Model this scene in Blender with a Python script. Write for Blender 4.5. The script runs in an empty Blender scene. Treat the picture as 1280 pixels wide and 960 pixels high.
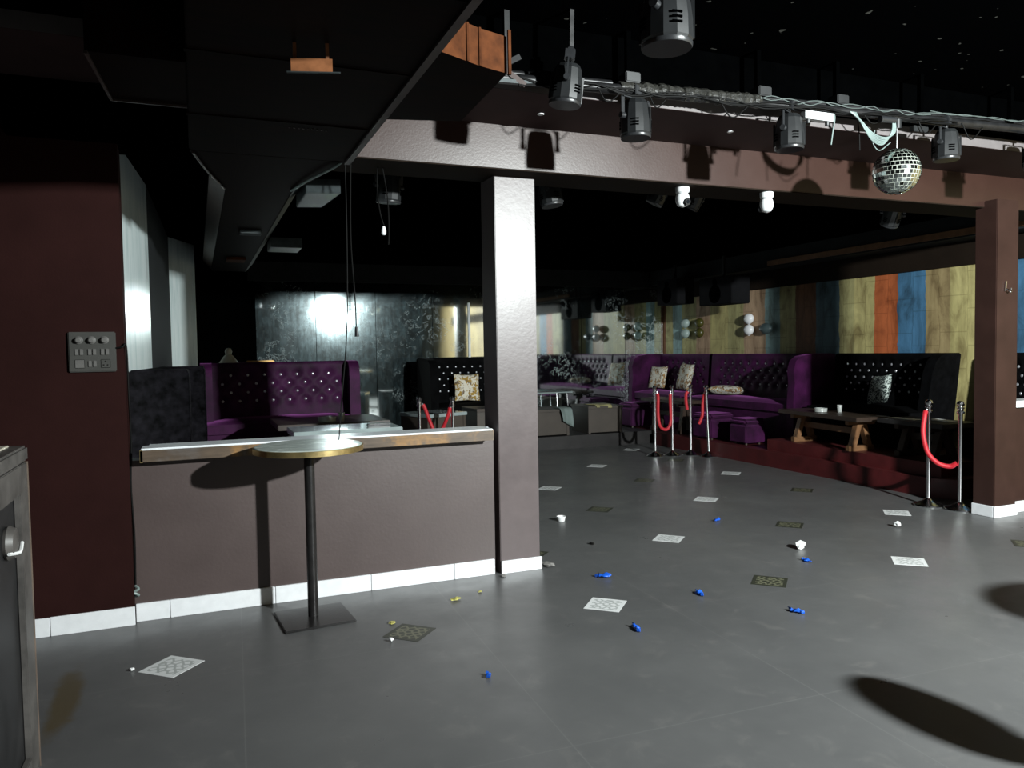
import bpy, bmesh, math, random
from mathutils import Vector, Matrix
random.seed(7)
PI = math.pi
SC = bpy.context.scene
COL = SC.collection

# ------------------------------------------------------------------ helpers
class MB:
    """collects shapes; build() links them as ONE mesh object"""
    def __init__(s): s.v = []; s.f = []; s.mi = []; s.cur = 0
    def add(s, vs, fs):
        b = len(s.v); s.v += [tuple(v) for v in vs]
        for f in fs: s.f.append([b + i for i in f]); s.mi.append(s.cur)
        return s
    def box(s, x0, y0, z0, x1, y1, z1):
        v = [(x, y, z) for x in (x0, x1) for y in (y0, y1) for z in (z0, z1)]
        return s.add(v, [(0,1,3,2),(4,6,7,5),(0,4,5,1),(2,3,7,6),(0,2,6,4),(1,5,7,3)])
    def bar(s, a, b, w, h, up=(0,0,1)):
        a = Vector(a); b = Vector(b); d = (b-a).normalized(); up = Vector(up)
        if abs(d.dot(up)) > .98: up = Vector((0,1,0))
        r = d.cross(up).normalized(); u = r.cross(d)
        v = [p + r*sx*w/2 + u*sy*h/2 for p in (a, b) for sx in (-1,1) for sy in (-1,1)]
        return s.add(v, [(0,1,3,2),(4,6,7,5),(0,4,5,1),(2,3,7,6),(0,2,6,4),(1,5,7,3)])
    def cyl(s, a, b, r0, r1=None, n=20, caps=True):
        if r1 is None: r1 = r0
        a = Vector(a); b = Vector(b); d = (b-a).normalized()
        up = Vector((0,0,1)) if abs(d.z) < .95 else Vector((1,0,0))
        e1 = d.cross(up).normalized(); e2 = d.cross(e1)
        vs = []
        for p, r in ((a, r0), (b, r1)):
            for i in range(n):
                t = 2*PI*i/n; vs.append(p + e1*r*math.cos(t) + e2*r*math.sin(t))
        fs = [(i, (i+1) % n, n+(i+1) % n, n+i) for i in range(n)]
        if caps: fs += [tuple(range(n))[::-1], tuple(range(n, 2*n))]
        return s.add(vs, fs)
    def lathe(s, prof, c=(0,0,0), n=24, sx=1, sy=1, ph=0):
        vs = []; fs = []; m = len(prof)
        for r, z in prof:
            for i in range(n):
                t = 2*PI*i/n + ph; vs.append((c[0]+r*sx*math.cos(t), c[1]+r*sy*math.sin(t), c[2]+z))
        for k in range(m-1):
            for i in range(n):
                fs.append((k*n+i, k*n+(i+1) % n, (k+1)*n+(i+1) % n, (k+1)*n+i))
        fs.append(tuple(range(n))[::-1]); fs.append(tuple(range((m-1)*n, m*n)))
        return s.add(vs, fs)
    def tube(s, pts, r, n=8):
        pts = [Vector(p) for p in pts]; vs = []; fs = []; m = len(pts)
        prev = None
        for k, p in enumerate(pts):
            d = (pts[min(k+1, m-1)] - pts[max(k-1, 0)]).normalized()
            if prev is None:
                up = Vector((0,0,1)) if abs(d.z) < .9 else Vector((1,0,0))
                e1 = d.cross(up).normalized()
            else:
                e1 = (prev - d*prev.dot(d)).normalized()
            prev = e1; e2 = d.cross(e1)
            rr = r[k] if isinstance(r, (list, tuple)) else r
            for i in range(n):
                t = 2*PI*i/n; vs.append(p + e1*rr*math.cos(t) + e2*rr*math.sin(t))
        for k in range(m-1):
            for i in range(n):
                fs.append((k*n+i, k*n+(i+1) % n, (k+1)*n+(i+1) % n, (k+1)*n+i))
        fs.append(tuple(range(n))[::-1]); fs.append(tuple(range((m-1)*n, m*n)))
        return s.add(vs, fs)
    def prism(s, poly, z0, z1):
        n = len(poly)
        vs = [(x, y, z0) for x, y in poly] + [(x, y, z1) for x, y in poly]
        fs = [tuple(range(n))[::-1], tuple(range(n, 2*n))]
        fs += [(i, (i+1) % n, n+(i+1) % n, n+i) for i in range(n)]
        return s.add(vs, fs)
    def loft(s, rings, closed=True):
        n = len(rings[0]); b = []
        for r in rings: b += list(r)
        fs = []
        for k in range(len(rings)-1):
            for i in range(n if closed else n-1):
                fs.append((k*n+i, k*n+(i+1) % n, (k+1)*n+(i+1) % n, (k+1)*n+i))
        if closed:
            fs.append(tuple(range(n))[::-1]); fs.append(tuple(range((len(rings)-1)*n, len(rings)*n)))
        return s.add(b, fs)
    def rot(s, M):
        s.v = [tuple(M @ Vector(v)) for v in s.v]; return s
    def build(s, name, mats, parent=None, bev=0, smooth=.6, loc=None, rotz=0):
        me = bpy.data.meshes.new(name); me.from_pydata(s.v, [], s.f)
        if not isinstance(mats, (list, tuple)): mats = [mats]
        for m in mats: me.materials.append(m)
        for p, i in zip(me.polygons, s.mi): p.material_index = min(i, len(mats)-1)
        bm = bmesh.new(); bm.from_mesh(me)
        bmesh.ops.recalc_face_normals(bm, faces=bm.faces)
        if bev:
            es = [e for e in bm.edges if len(e.link_faces) == 2 and e.calc_face_angle(0) > .6]
            bmesh.ops.bevel(bm, geom=es, offset=bev, segments=2, affect='EDGES', clamp_overlap=True)
        bm.to_mesh(me); bm.free()
        if smooth:
            me.polygons.foreach_set('use_smooth', [True]*len(me.polygons))
            me.set_sharp_from_angle(angle=smooth)
        o = bpy.data.objects.new(name, me); COL.objects.link(o)
        if parent: o.parent = parent
        if loc: o.location = loc
        if rotz: o.rotation_euler.z = rotz
        return o

def tag(o, label, cat, group=None, kind=None):
    o['label'] = label; o['category'] = cat
    if group: o['group'] = group
    if kind: o['kind'] = kind
    return o
def struct(o): o['kind'] = 'structure'; return o
def empty(name, loc, rotz=0):
    o = bpy.data.objects.new(name, None); o.empty_display_size = .1; COL.objects.link(o)
    o.location = loc; o.rotation_euler.z = rotz; return o
def copy_tree(o, parent=None):
    c = o.copy(); COL.objects.link(c); c.parent = parent
    for ch in [x for x in o.children]: copy_tree(ch, c)
    return c
def smoothpts(pts, k=6):
    P = [Vector(p) for p in pts]; P = [2*P[0]-P[1]] + P + [2*P[-1]-P[-2]]; out = []
    for i in range(1, len(P)-2):
        for j in range(k):
            t = j/k; a, b, c, d = P[i-1:i+3]
            out.append(.5*((2*b) + (c-a)*t + (2*a-5*b+4*c-d)*t*t + (3*b-a-3*c+d)*t**3))
    out.append(P[-2]); return out

XW = 8.1; DB = 12.25
# ------------------------------------------------------------------ materials
def nt(name):
    m = bpy.data.materials.new(name); m.use_nodes = True
    t = m.node_tree; return m, t, t.nodes['Principled BSDF']
def N(t, typ, **kw):
    n = t.nodes.new(typ)
    for k, v in kw.items():
        if k in n.inputs: n.inputs[k].default_value = v
        else: setattr(n, k, v)
    return n
def ramp(t, fac, stops, interp='LINEAR'):
    r = t.nodes.new('ShaderNodeValToRGB'); r.color_ramp.interpolation = interp
    e = r.color_ramp.elements
    while len(e) < len(stops): e.new(.5)
    for i, (p, c) in enumerate(stops):
        e[i].position = p; e[i].color = (*c, 1) if len(c) == 3 else c
    t.links.new(fac, r.inputs[0]); return r.outputs[0]
def mix(t, fac, a, b, mode='MIX'):
    n = t.nodes.new('ShaderNodeMix'); n.data_type = 'RGBA'; n.blend_type = mode
    for s, v in ((n.inputs[0], fac), (n.inputs[6], a), (n.inputs[7], b)):
        if isinstance(v, (int, float)): s.default_value = v
        elif isinstance(v, tuple): s.default_value = (*v, 1) if len(v) == 3 else v
        else: t.links.new(v, s)
    return n.outputs[2]
def math_(t, op, a, b=0.):
    n = t.nodes.new('ShaderNodeMath'); n.operation = op
    for s, v in ((n.inputs[0], a), (n.inputs[1], b)):
        if isinstance(v, (int, float)): s.default_value = v
        else: t.links.new(v, s)
    return n.outputs[0]
def noise(t, scale, detail=4, rough=.6, coords='Object', sc=(1,1,1), dist=0):
    tc = t.nodes.new('ShaderNodeTexCoord'); mp = t.nodes.new('ShaderNodeMapping')
    mp.inputs['Scale'].default_value = sc
    t.links.new(tc.outputs[coords], mp.inputs[0])
    n = N(t, 'ShaderNodeTexNoise', Scale=scale, Detail=detail, Roughness=rough, Distortion=dist)
    t.links.new(mp.outputs[0], n.inputs['Vector']); return n.outputs['Fac']
def simple(name, col, rough=.5, metal=0, var=.15, scale=6, bump=0, bscale=60, spec=.5, sheen=0, sheen_tint=None, rvar=.1, sc=(1,1,1)):
    m, t, b = nt(name)
    f = noise(t, scale, 5, .6, sc=sc)
    lo = tuple(c*(1-var) for c in col); hi = tuple(min(1, c*(1+var)) for c in col)
    c = ramp(t, f, [(.3, lo), (.7, hi)])
    t.links.new(c, b.inputs['Base Color'])
    r = math_(t, 'MULTIPLY_ADD', f, rvar); t.nodes[-1].inputs[2].default_value = rough - rvar/2
    t.links.new(r, b.inputs['Roughness'])
    b.inputs['Metallic'].default_value = metal
    b.inputs['Specular IOR Level'].default_value = spec
    if sheen:
        b.inputs['Sheen Weight'].default_value = sheen
        b.inputs['Sheen Roughness'].default_value = .35
        if sheen_tint: b.inputs['Sheen Tint'].default_value = (*sheen_tint, 1)
    if bump:
        bn = N(t, 'ShaderNodeBump', Strength=bump, Distance=.01)
        t.links.new(noise(t, bscale, 3), bn.inputs['Height'])
        t.links.new(bn.outputs[0], b.inputs['Normal'])
    return m

M = {}
M['wall_paint'] = simple('brown_wall_paint', (.066,.045,.042), .42, var=.10, scale=2.5, bump=.06, bscale=50, spec=.75)
M['wall_red'] = simple('red_brown_wall_paint', (.0215,.0075,.0068), .7, var=.14, scale=3, bump=.08, bscale=90, spec=.05)
M['beam_paint'] = simple('beam_paint', (.036,.0165,.0125), .34, var=.10, scale=3, bump=.05, spec=.5)
M['soffit_paint'] = simple('soffit_paint', (.045,.027,.027), .7, spec=.15)
M['strip_paint'] = simple('strip_paint', (.13,.115,.115), .6)
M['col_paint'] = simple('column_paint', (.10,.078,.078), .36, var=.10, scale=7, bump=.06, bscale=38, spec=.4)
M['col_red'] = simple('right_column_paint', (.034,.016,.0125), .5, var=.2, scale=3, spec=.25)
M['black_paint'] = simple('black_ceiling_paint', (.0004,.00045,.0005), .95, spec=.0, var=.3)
M['black_paint2'] = simple('dark_grey_paint', (.014,.016,.017), .7, spec=.2, var=.3)
M['crown_dark'] = simple('dark_brown_board', (.014,.009,.006), .8, spec=.1)
M['rear_paint'] = simple('rear_wall_paint', (.03,.025,.025), .7)
M['white_tile'] = simple('white_skirting_tile', (.80,.81,.83), .3, var=.05, scale=20)
M['chrome'] = simple('chrome', (.75,.75,.76), .16, 1, var=.05)
M['steel_dark'] = simple('dark_steel', (.035,.033,.033), .32, .6, var=.3, scale=12, bump=.05)
M['brass'] = simple('brass_edge', (.50,.38,.17), .35, .9, var=.3, scale=18)
M['black_plastic'] = simple('black_plastic', (.02,.021,.023), .35, var=.2, bump=.05, bscale=120)
M['grey_plastic'] = simple('grey_plastic', (.011,.012,.013), .42, var=.2)
M['speaker'] = simple('speaker_carpet', (.008,.008,.009), .9, spec=.05)
M['grout'] = simple('pale_ball_grout', (.42,.43,.38), .6)
M['lens'] = simple('lens_glass', (.01,.012,.015), .06)
M['white_plastic'] = simple('white_plastic', (.75,.76,.77), .35, var=.04)
M['purple'] = simple('purple_velvet', (.034,.0038,.031), .65, var=.7, scale=4, sheen=.18, sheen_tint=(.75,.2,.75), spec=.2, bump=.1, bscale=30)
M['black_velvet'] = simple('black_velvet', (.0028,.0028,.0032), .8, var=.5, scale=9, spec=.04, bump=.1)
M['crushed'] = simple('crushed_black_velvet', (.006,.0055,.007), .75, var=1., scale=14, spec=.05)
M['crystal'] = simple('crystal_button', (.70,.70,.75), .28, .75, var=.05)
M['red_velvet'] = simple('red_velvet_rope', (.48,.012,.022), .55, sheen=.6, sheen_tint=(1,.2,.25), var=.12, scale=40)
M['platform_red'] = simple('dark_red_floor', (.075,.009,.010), .45, var=.3, scale=5)
M['platform_dark'] = simple('dark_step_floor', (.018,.016,.016), .5, var=.3, scale=5)
M['dark_wood'] = simple('dark_table_wood', (.035,.022,.016), .4, var=.35, scale=8, sc=(1,8,1))
M['brown_wood'] = simple('brown_leg_wood', (.18,.085,.035), .5, var=.3, scale=8)
M['taupe'] = simple('brown_box_laminate', (.055,.043,.034), .55, var=.12)
M['duct'] = simple('painted_duct_metal', (.0060,.0028,.0022), .65, 0, var=.7, scale=3, sc=(1,7,1), bump=.06, bscale=9, spec=.03)
M['duct_edge'] = simple('duct_flange_metal', (.06,.045,.042), .4, .4, var=.3, scale=9)
M['duct_silver'] = simple('bare_duct_metal', (.040,.050,.052), .45, .4, var=.3, scale=14)
M['copper'] = simple('rust_primer_metal', (.085,.027,.009), .75, 0, var=.4, scale=14, spec=.08)
M['copper_light'] = simple('orange_primer_metal', (.26,.10,.04), .45, .1, var=.3, scale=20)
M['pipe'] = simple('painted_pipe', (.014,.014,.015), .4, .3, var=.4, scale=16)
M['foil'] = simple('crumpled_clear_film', (.016,.0155,.013), .5, var=.5, scale=30, bump=.6, bscale=40)
M['cable_black'] = simple('black_cable', (.003,.003,.003), .6, spec=.15)
M['wire_grey'] = simple('dusty_grey_wire', (.085,.105,.10), .5)
M['cable_white'] = simple('white_cable', (.18,.23,.22), .4)
M['marble'] = simple('table_marble', (.50,.55,.51), .26, var=.25, scale=9, sc=(1,4,1))
M['white_top'] = simple('white_ledge_marble', (.80,.83,.86), .25, var=.06, scale=4)
M['cream'] = simple('cream_counter_top', (.62,.58,.48), .3, var=.1)
M['counter_dark'] = simple('counter_dark_panel', (.012,.012,.013), .45, var=.5, scale=10)
M['counter_frame'] = simple('counter_frame', (.085,.078,.073), .45, var=.4, scale=9)
M['counter_side'] = simple('counter_brown_edge', (.15,.11,.085), .6, var=.3, scale=9)
M['plate_grey'] = simple('switch_plate_grey', (.050,.049,.045), .45, var=.12)
M['switch_grey'] = simple('switch_rocker_grey', (.12,.115,.11), .4)
M['blue_rubber'] = simple('blue_rubber', (.012,.11,.62), .42, var=.15)
M['paper'] = simple('crumpled_paper', (.82,.82,.82), .7, var=.04)
M['yellow_scrap'] = simple('yellow_scrap', (.45,.42,.12), .7, var=.5, scale=60)
M['black_scrap'] = simple('black_scrap', (.015,.014,.013), .6)
M['grey_rubble'] = simple('grey_rubble', (.22,.21,.20), .8, var=.4, scale=40)
M['balloon_white'] = simple('white_balloon', (.80,.80,.82), .3, var=.03)
M['balloon_olive'] = simple('olive_balloon', (.055,.052,.010), .35)
M['balloon_blue'] = simple('pale_blue_balloon', (.32,.40,.38), .35)
M['balloon_dark'] = simple('dark_blue_balloon', (.06,.085,.09), .35)
M['glass_pale'] = simple('pale_glass_top', (.28,.33,.33), .12, var=.15)
M['glassware'] = simple('glassware', (.55,.57,.55), .12, .3, var=.1)
M['yellow_cloth'] = simple('yellow_cloth', (.30,.27,.13), .8, var=.2)
M['teal_cloth'] = simple('grey_green_cloth', (.16,.20,.19), .8, var=.2)
M['reflection_white'] = simple('white_reflection_strip', (.75,.78,.78), .4)
M['figurine'] = simple('pale_figurine', (.62,.60,.50), .5)
M['gold'] = simple('golden_resin', (.50,.30,.10), .4, .5)

def ceil_mat():
    m, t, b = nt('flecked_black_ceiling')
    d = ramp(t, noise(t, 13, 1, .5), [(.765, (0,0,0)), (.78, (1,1,1))])
    t.links.new(mix(t, d, (.0012,.0013,.0015), (.10,.10,.09)), b.inputs['Base Color'])
    b.inputs['Roughness'].default_value = .9; b.inputs['Specular IOR Level'].default_value = 0
    return m
M['ceiling_flecked'] = ceil_mat()
def floor_mat():
    m, t, b = nt('grey_floor_tiles')
    tc = t.nodes.new('ShaderNodeTexCoord')
    n1 = noise(t, .9, 6, .65); n2 = noise(t, 5, 6, .7, dist=.6)
    base = ramp(t, n1, [(.3, (.085,.086,.087)), (.7, (.118,.118,.118))])
    sm = ramp(t, n2, [(.56, (0,0,0)), (.75, (1,1,1))])
    smf = math_(t, 'MULTIPLY', sm, .32)
    c = mix(t, smf, base, (.20,.19,.18))
    # joints along the inlay grid (rotated 2.4 deg)
    mp = t.nodes.new('ShaderNodeMapping'); t.links.new(tc.outputs['Object'], mp.inputs[0])
    mp.inputs['Location'].default_value = (-2.41, -3.95, 0); mp.inputs['Rotation'].default_value = (0, 0, .0425)
    sx = t.nodes.new('ShaderNodeSeparateXYZ'); t.links.new(mp.outputs[0], sx.inputs[0])
    js = []
    for ax, per in (('X', 1.206), ('Y', 1.256)):
        q = math_(t, 'DIVIDE', sx.outputs[ax], per)
        fr = math_(t, 'FRACT', math_(t, 'ADD', q, 100.5))
        d = math_(t, 'ABSOLUTE', math_(t, 'SUBTRACT', fr, .5))
        js.append(math_(t, 'LESS_THAN', d, .0022))
    j = math_(t, 'MAXIMUM', js[0], js[1])
    c = mix(t, math_(t, 'MULTIPLY', j, math_(t, 'MULTIPLY', n2, .55)), c, (.18,.18,.175))
    # rusty brown stain beside the bar counter
    mp2 = t.nodes.new('ShaderNodeMapping'); t.links.new(tc.outputs['Object'], mp2.inputs[0])
    mp2.inputs['Location'].default_value = (.60, -3.95, 0)
    mp2.vector_type = 'POINT'
    wob = t.nodes.new('ShaderNodeVectorMath'); wob.operation = 'MULTIPLY'
    wob.inputs[1].default_value = (7.5, 1.3, 1); t.links.new(mp2.outputs[0], wob.inputs[0])
    ln = t.nodes.new('ShaderNodeVectorMath'); ln.operation = 'LENGTH'; t.links.new(wob.outputs[0], ln.inputs[0])
    st = math_(t, 'ADD', ln.outputs['Value'], math_(t, 'MULTIPLY', n2, .9))
    stf = ramp(t, st, [(.75, (.8,.8,.8)), (1.35, (0,0,0))])
    c = mix(t, stf, c, (.080,.058,.024))
    t.links.new(c, b.inputs['Base Color'])
    r = ramp(t, noise(t, 2.2, 5, .7), [(.3, (.27,)*3), (.7, (.44,)*3)])
    t.links.new(r, b.inputs['Roughness'])
    b.inputs['Specular IOR Level'].default_value = .42
    return m
M['floor'] = floor_mat()

def inlay_mat(name, ground, lines, mixf):
    m, t, b = nt(name)
    tc = t.nodes.new('ShaderNodeTexCoord')
    mp = t.nodes.new('ShaderNodeMapping'); mp.inputs['Rotation'].default_value = (0,0,PI/4); t.links.new(tc.outputs['Object'], mp.inputs[0])
    v = N(t, 'ShaderNodeTexVoronoi', Scale=26.); v.feature = 'DISTANCE_TO_EDGE'; v.inputs['Randomness'].default_value = .45
    t.links.new(mp.outputs[0], v.inputs['Vector'])
    f = math_(t, 'MULTIPLY', ramp(t, v.outputs['Distance'], [(.10, (1,1,1)), (.20, (0,0,0))]), mixf)
    # plain border
    sx = t.nodes.new('ShaderNodeSeparateXYZ'); t.links.new(tc.outputs['Object'], sx.inputs[0])
    bd = math_(t, 'LESS_THAN', math_(t, 'MAXIMUM', math_(t, 'ABSOLUTE', sx.outputs[0]), math_(t, 'ABSOLUTE', sx.outputs[1])), .085)
    t.links.new(mix(t, math_(t, 'MULTIPLY', f, bd), ground, lines), b.inputs['Base Color'])
    b.inputs['Roughness'].default_value = .45
    return m
M['inlay_white'] = inlay_mat('white_inlay_tile', (.70,.71,.71), (.30,.32,.31), .75)
M['inlay_dark'] = inlay_mat('dark_inlay_tile', (.030,.032,.022), (.14,.14,.09), .9)

def plank_mat():
    m, t, b = nt('painted_plank_wall')
    tc = t.nodes.new('ShaderNodeTexCoord'); sx = t.nodes.new('ShaderNodeSeparateXYZ')
    t.links.new(tc.outputs['Object'], sx.inputs[0])
    wob = math_(t, 'MULTIPLY', math_(t, 'SUBTRACT', noise(t, 3, 3), .5), .09)
    y = math_(t, 'ADD', sx.outputs[1], wob)
    y0, y1 = 4.0, 13.2
    fac = math_(t, 'DIVIDE', math_(t, 'SUBTRACT', y, y0), y1-y0)
    YEL=(.52,.46,.21); OLV=(.44,.41,.20); TAN=(.40,.31,.16); BLU=(.075,.20,.36); ORG=(.50,.135,.05)
    BRN=(.22,.10,.05); TEA=(.085,.15,.19); PBL=(.28,.42,.44); PNK=(.48,.33,.22)
    pl = [(4.0,TAN),(5.0,YEL),(5.45,BLU),(5.99,YEL),(6.36,YEL),(6.70,TAN),(7.06,BLU),(7.49,ORG),(7.84,YEL),(8.18,OLV),(8.47,TEA),(8.94,BRN),(9.35,OLV),(9.70,PBL),
          (10.02,PNK),(10.55,OLV),(11.0,YEL),(11.48,PNK),(11.9,OLV),(12.36,PBL),(12.65,OLV),(12.9,BRN)]
    c = ramp(t, fac, [((max(y0,p*XW/8.6)-y0)/(y1-y0), q) for p, q in pl], 'CONSTANT')
    # brushy water-colour wash and board marks
    n = noise(t, 2.2, 6, .65, sc=(1,2.2,1.0), dist=.8)
    c = mix(t, 1., c, ramp(t, n, [(.28, (.42,.36,.32)), (.5, (.95,.93,.9)), (.75, (1.3,1.3,1.28))]), 'MULTIPLY')
    n3 = noise(t, 1.2, 5, .6, sc=(1,9,.7))
    c = mix(t, 1., c, ramp(t, n3, [(.3, (.72,.7,.68)), (.6, (1.05,1.05,1.05))]), 'MULTIPLY')
    # crosswise board joints
    br = N(t, 'ShaderNodeTexBrick', Scale=1.); br.offset = .37
    mp = t.nodes.new('ShaderNodeMapping'); mp.inputs['Rotation'].default_value = (0, 0, 0)
    cmb = t.nodes.new('ShaderNodeCombineXYZ'); t.links.new(sx.outputs[2], cmb.inputs[0]); t.links.new(y, cmb.inputs[1])
    t.links.new(cmb.outputs[0], br.inputs['Vector'])
    br.inputs['Color1'].default_value = (1,1,1,1); br.inputs['Color2'].default_value = (.92,.92,.9,1); br.inputs['Mortar'].default_value = (.45,.42,.36,1)
    br.inputs['Mortar Size'].default_value = .008; br.inputs['Brick Width'].default_value = .42; br.inputs['Row Height'].default_value = .36; br.inputs['Mortar Smooth'].default_value = .6
    c = mix(t, .45, c, br.outputs['Color'], 'MULTIPLY')
    t.links.new(c, b.inputs['Base Color']); b.inputs['Roughness'].default_value = .6
    b.inputs['Specular IOR Level'].default_value = .25
    return m
M['planks'] = plank_mat()

def mirror_mat():
    m, t, b = nt('grimy_mirror')
    out = t.nodes['Material Output']
    g1 = N(t, 'ShaderNodeBsdfGlossy', Roughness=.045); g1.inputs['Color'].default_value = (.80,.86,.85,1)
    g2 = N(t, 'ShaderNodeBsdfGlossy', Roughness=.12); g2.inputs['Color'].default_value = (.60,.82,.88,1)
    g3 = N(t, 'ShaderNodeBsdfGlossy', Roughness=.34); g3.inputs['Color'].default_value = (.45,.72,.80,1)
    ms = t.nodes.new('ShaderNodeMixShader'); t.links.new(g1.outputs[0], ms.inputs[1]); t.links.new(g2.outputs[0], ms.inputs[2])
    st = noise(t, 4, 6, .75, sc=(5,1,.45)); bl = noise(t, 9, 7, .75, dist=.3)
    film = ramp(t, math_(t, 'MULTIPLY', st, bl), [(.18, (.012,)*3), (.36, (.065,)*3)])
    t.links.new(film, ms.inputs[0])
    ms2 = t.nodes.new('ShaderNodeMixShader'); t.links.new(ms.outputs[0], ms2.inputs[1]); t.links.new(g3.outputs[0], ms2.inputs[2])
    film2 = ramp(t, noise(t, 6, 8, .8, sc=(1.6,1,.8)), [(.47, (.0015,)*3), (.72, (.016,)*3)])
    t.links.new(film2, ms2.inputs[0])
    # peeled silvering: pale scabs, specks and vertical drips
    d = N(t, 'ShaderNodeBsdfDiffuse'); d.inputs['Color'].default_value = (.50,.58,.58,1)
    big = ramp(t, noise(t, 1.3, 2), [(.48, (0,0,0)), (.60, (1,1,1))])
    e = noise(t, 7, 7, .7, dist=1.6)
    ring = math_(t, 'LESS_THAN', math_(t, 'ABSOLUTE', math_(t, 'SUBTRACT', e, .56)), .010)
    sp = math_(t, 'MULTIPLY', ring, big)
    blob = ramp(t, noise(t, 5.5, 8, .72, dist=.7), [(.69, (0,0,0)), (.72, (1,1,1))])
    sp = math_(t, 'MAXIMUM', sp, blob)
    dot = ramp(t, noise(t, 42, 2, .5), [(.74, (0,0,0)), (.77, (1,1,1))])
    sp = math_(t, 'MAXIMUM', sp, math_(t, 'MULTIPLY', dot, .8))
    s1 = ramp(t, noise(t, 5, 5, .8, sc=(7,1,.35)), [(.70, (0,0,0)), (.75, (1,1,1))])
    sp = math_(t, 'MAXIMUM', sp, math_(t, 'MULTIPLY', s1, .5))
    fin = math_(t, 'MULTIPLY', sp, .8)
    ms3 = t.nodes.new('ShaderNodeMixShader'); t.links.new(fin, ms3.inputs[0])
    t.links.new(ms2.outputs[0], ms3.inputs[1]); t.links.new(d.outputs[0], ms3.inputs[2])
    t.links.new(ms3.outputs[0], out.inputs['Surface'])
    return m
M['mirror'] = mirror_mat()

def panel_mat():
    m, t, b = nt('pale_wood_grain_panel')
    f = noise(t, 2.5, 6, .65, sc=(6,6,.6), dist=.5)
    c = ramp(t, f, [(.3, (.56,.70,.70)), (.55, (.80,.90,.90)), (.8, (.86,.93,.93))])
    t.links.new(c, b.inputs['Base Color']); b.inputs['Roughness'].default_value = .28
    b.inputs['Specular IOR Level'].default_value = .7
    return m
M['panel'] = panel_mat()

def floral_mat(name, ground, a, bcol, scale, thr):
    m, t, b = nt(name)
    f = noise(t, scale, 2, .5, dist=1.5); g = noise(t, scale*1.4, 2, .5, dist=.8)
    c = mix(t, ramp(t, f, [(thr, (0,0,0)), (thr+.04, (1,1,1))]), ground, a)
    c = mix(t, ramp(t, g, [(thr+.04, (0,0,0)), (thr+.08, (1,1,1))]), c, bcol)
    t.links.new(c, b.inputs['Base Color']); b.inputs['Roughness'].default_value = .85
    return m
M['floral'] = floral_mat('floral_cushion_cloth', (.62,.60,.52), (.20,.12,.06), (.42,.22,.06), 14, .54)
M['floral_gold'] = floral_mat('golden_floral_cushion_cloth', (.75,.70,.58), (.40,.24,.04), (.18,.13,.08), 13, .53)
M['zigzag'] = floral_mat('black_white_cushion_cloth', (.55,.62,.58), (.02,.03,.03), (.02,.03,.03), 30, .50)

def worn_wood():
    m, t, b = nt('worn_wood_strip')
    f = noise(t, 2.1, 5, .6, sc=(1,1,1)); g = noise(t, 5, 6, .7, sc=(1,1,9))
    c = ramp(t, f, [(.30, (.16,.15,.15)), (.44, (.10,.072,.052)), (.55, (.13,.09,.06)), (.60, (.30,.16,.055)), (.66, (.12,.085,.055)), (.74, (.24,.23,.22))])
    c = mix(t, 1., c, ramp(t, g, [(.3, (.6,.6,.6)), (.7, (1.1,1.1,1.1))]), 'MULTIPLY')
    t.links.new(c, b.inputs['Base Color']); b.inputs['Roughness'].default_value = .4
    return m
M['worn_wood'] = worn_wood()
def emit(name, col, s):
    m, t, b = nt(name); b.inputs['Emission Color'].default_value = (*col, 1); b.inputs['Emission Strength'].default_value = s
    b.inputs['Base Color'].default_value = (.8,.8,.8,1); return m
M['lamp_lens'] = emit('flood_lamp_lens', (.92,1,1), 30)

# ------------------------------------------------------------------ setting
XW = 8.1; DB = 12.25; CZ = 3.42; CB = 2.95
fl = struct(MB().box(-4,-4.5,-.1, XW+.1,DB+.13,0).build('floor', M['floor'], smooth=0))
U = Vector((1.205,-.05,0)); V = Vector((.055,1.255,0)); P0 = Vector((2.25,4.05,0))
inl = {}
for j in range(0, 6):
    for i in range(-2, 4):
        p = P0 + i*U + j*V
        if p.y > 5.0 and p.x < .4*p.y: continue
        if p.y > 10.2 or p.x > 6.7: continue
        white = (i + j) % 2 == 0
        key = 'w' if white else 'd'
        if key not in inl:
            o = MB().prism([(-.108,-.108),(.108,-.108),(.108,.108),(-.108,.108)], -.004, .0015).build('inlay_tile', M['inlay_white' if white else 'inlay_dark'], smooth=0)
            o['label'] = 'white patterned inlay tile' if white else 'dark patterned inlay tile'
            inl[key] = o
        else:
            o = inl[key].copy(); COL.objects.link(o)
        o.parent = fl; o.location = p; o.rotation_euler.z = PI/4 + random.choice((0, PI/2)) + random.uniform(-.05,.05)

struct(MB().box(-4,-4.5,CZ, XW,4.1,CZ+.1).build('ceiling', M['ceiling_flecked'], smooth=0))
struct(MB().box(-4,5.15,CB, XW,DB+.13,CB+.1).build('ceiling_back', M['black_paint'], smooth=0))
sof = MB(); sof.box(-4,4.1,3.03, XW,5.15,3.115); sof.cur = 1; sof.box(-4,4.104,3.115, XW,5.15,CZ+.1)
o = sof.build('ceiling_soffit', [M['soffit_paint'], M['black_paint']], smooth=0); struct(o)
struct(MB().box(-4,4.1,3.032, XW,4.098,3.114).build('trim_1', M['strip_paint'], smooth=0))
struct(MB().box(-.9,4.75,2.75, .3,5.15,3.03).build('wall_beam_shaded', M['black_paint'], smooth=0))  # beam end coloured black to stand in for the duct's shade
struct(MB().box(.3,4.753,2.742, XW,5.15,2.7495).build('beam_dark_underlay', M['crown_dark'], smooth=0))  # dark board added to keep the beam underside black and free of plank reflections
struct(MB().box(.3,4.75,2.75, XW,5.15,3.03).build('wall_beam', M['beam_paint'], smooth=0))
struct(MB().box(-4,4.90,0, -.375,5.06,3.03).build('wall_left', M['wall_red'], smooth=0))
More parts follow.
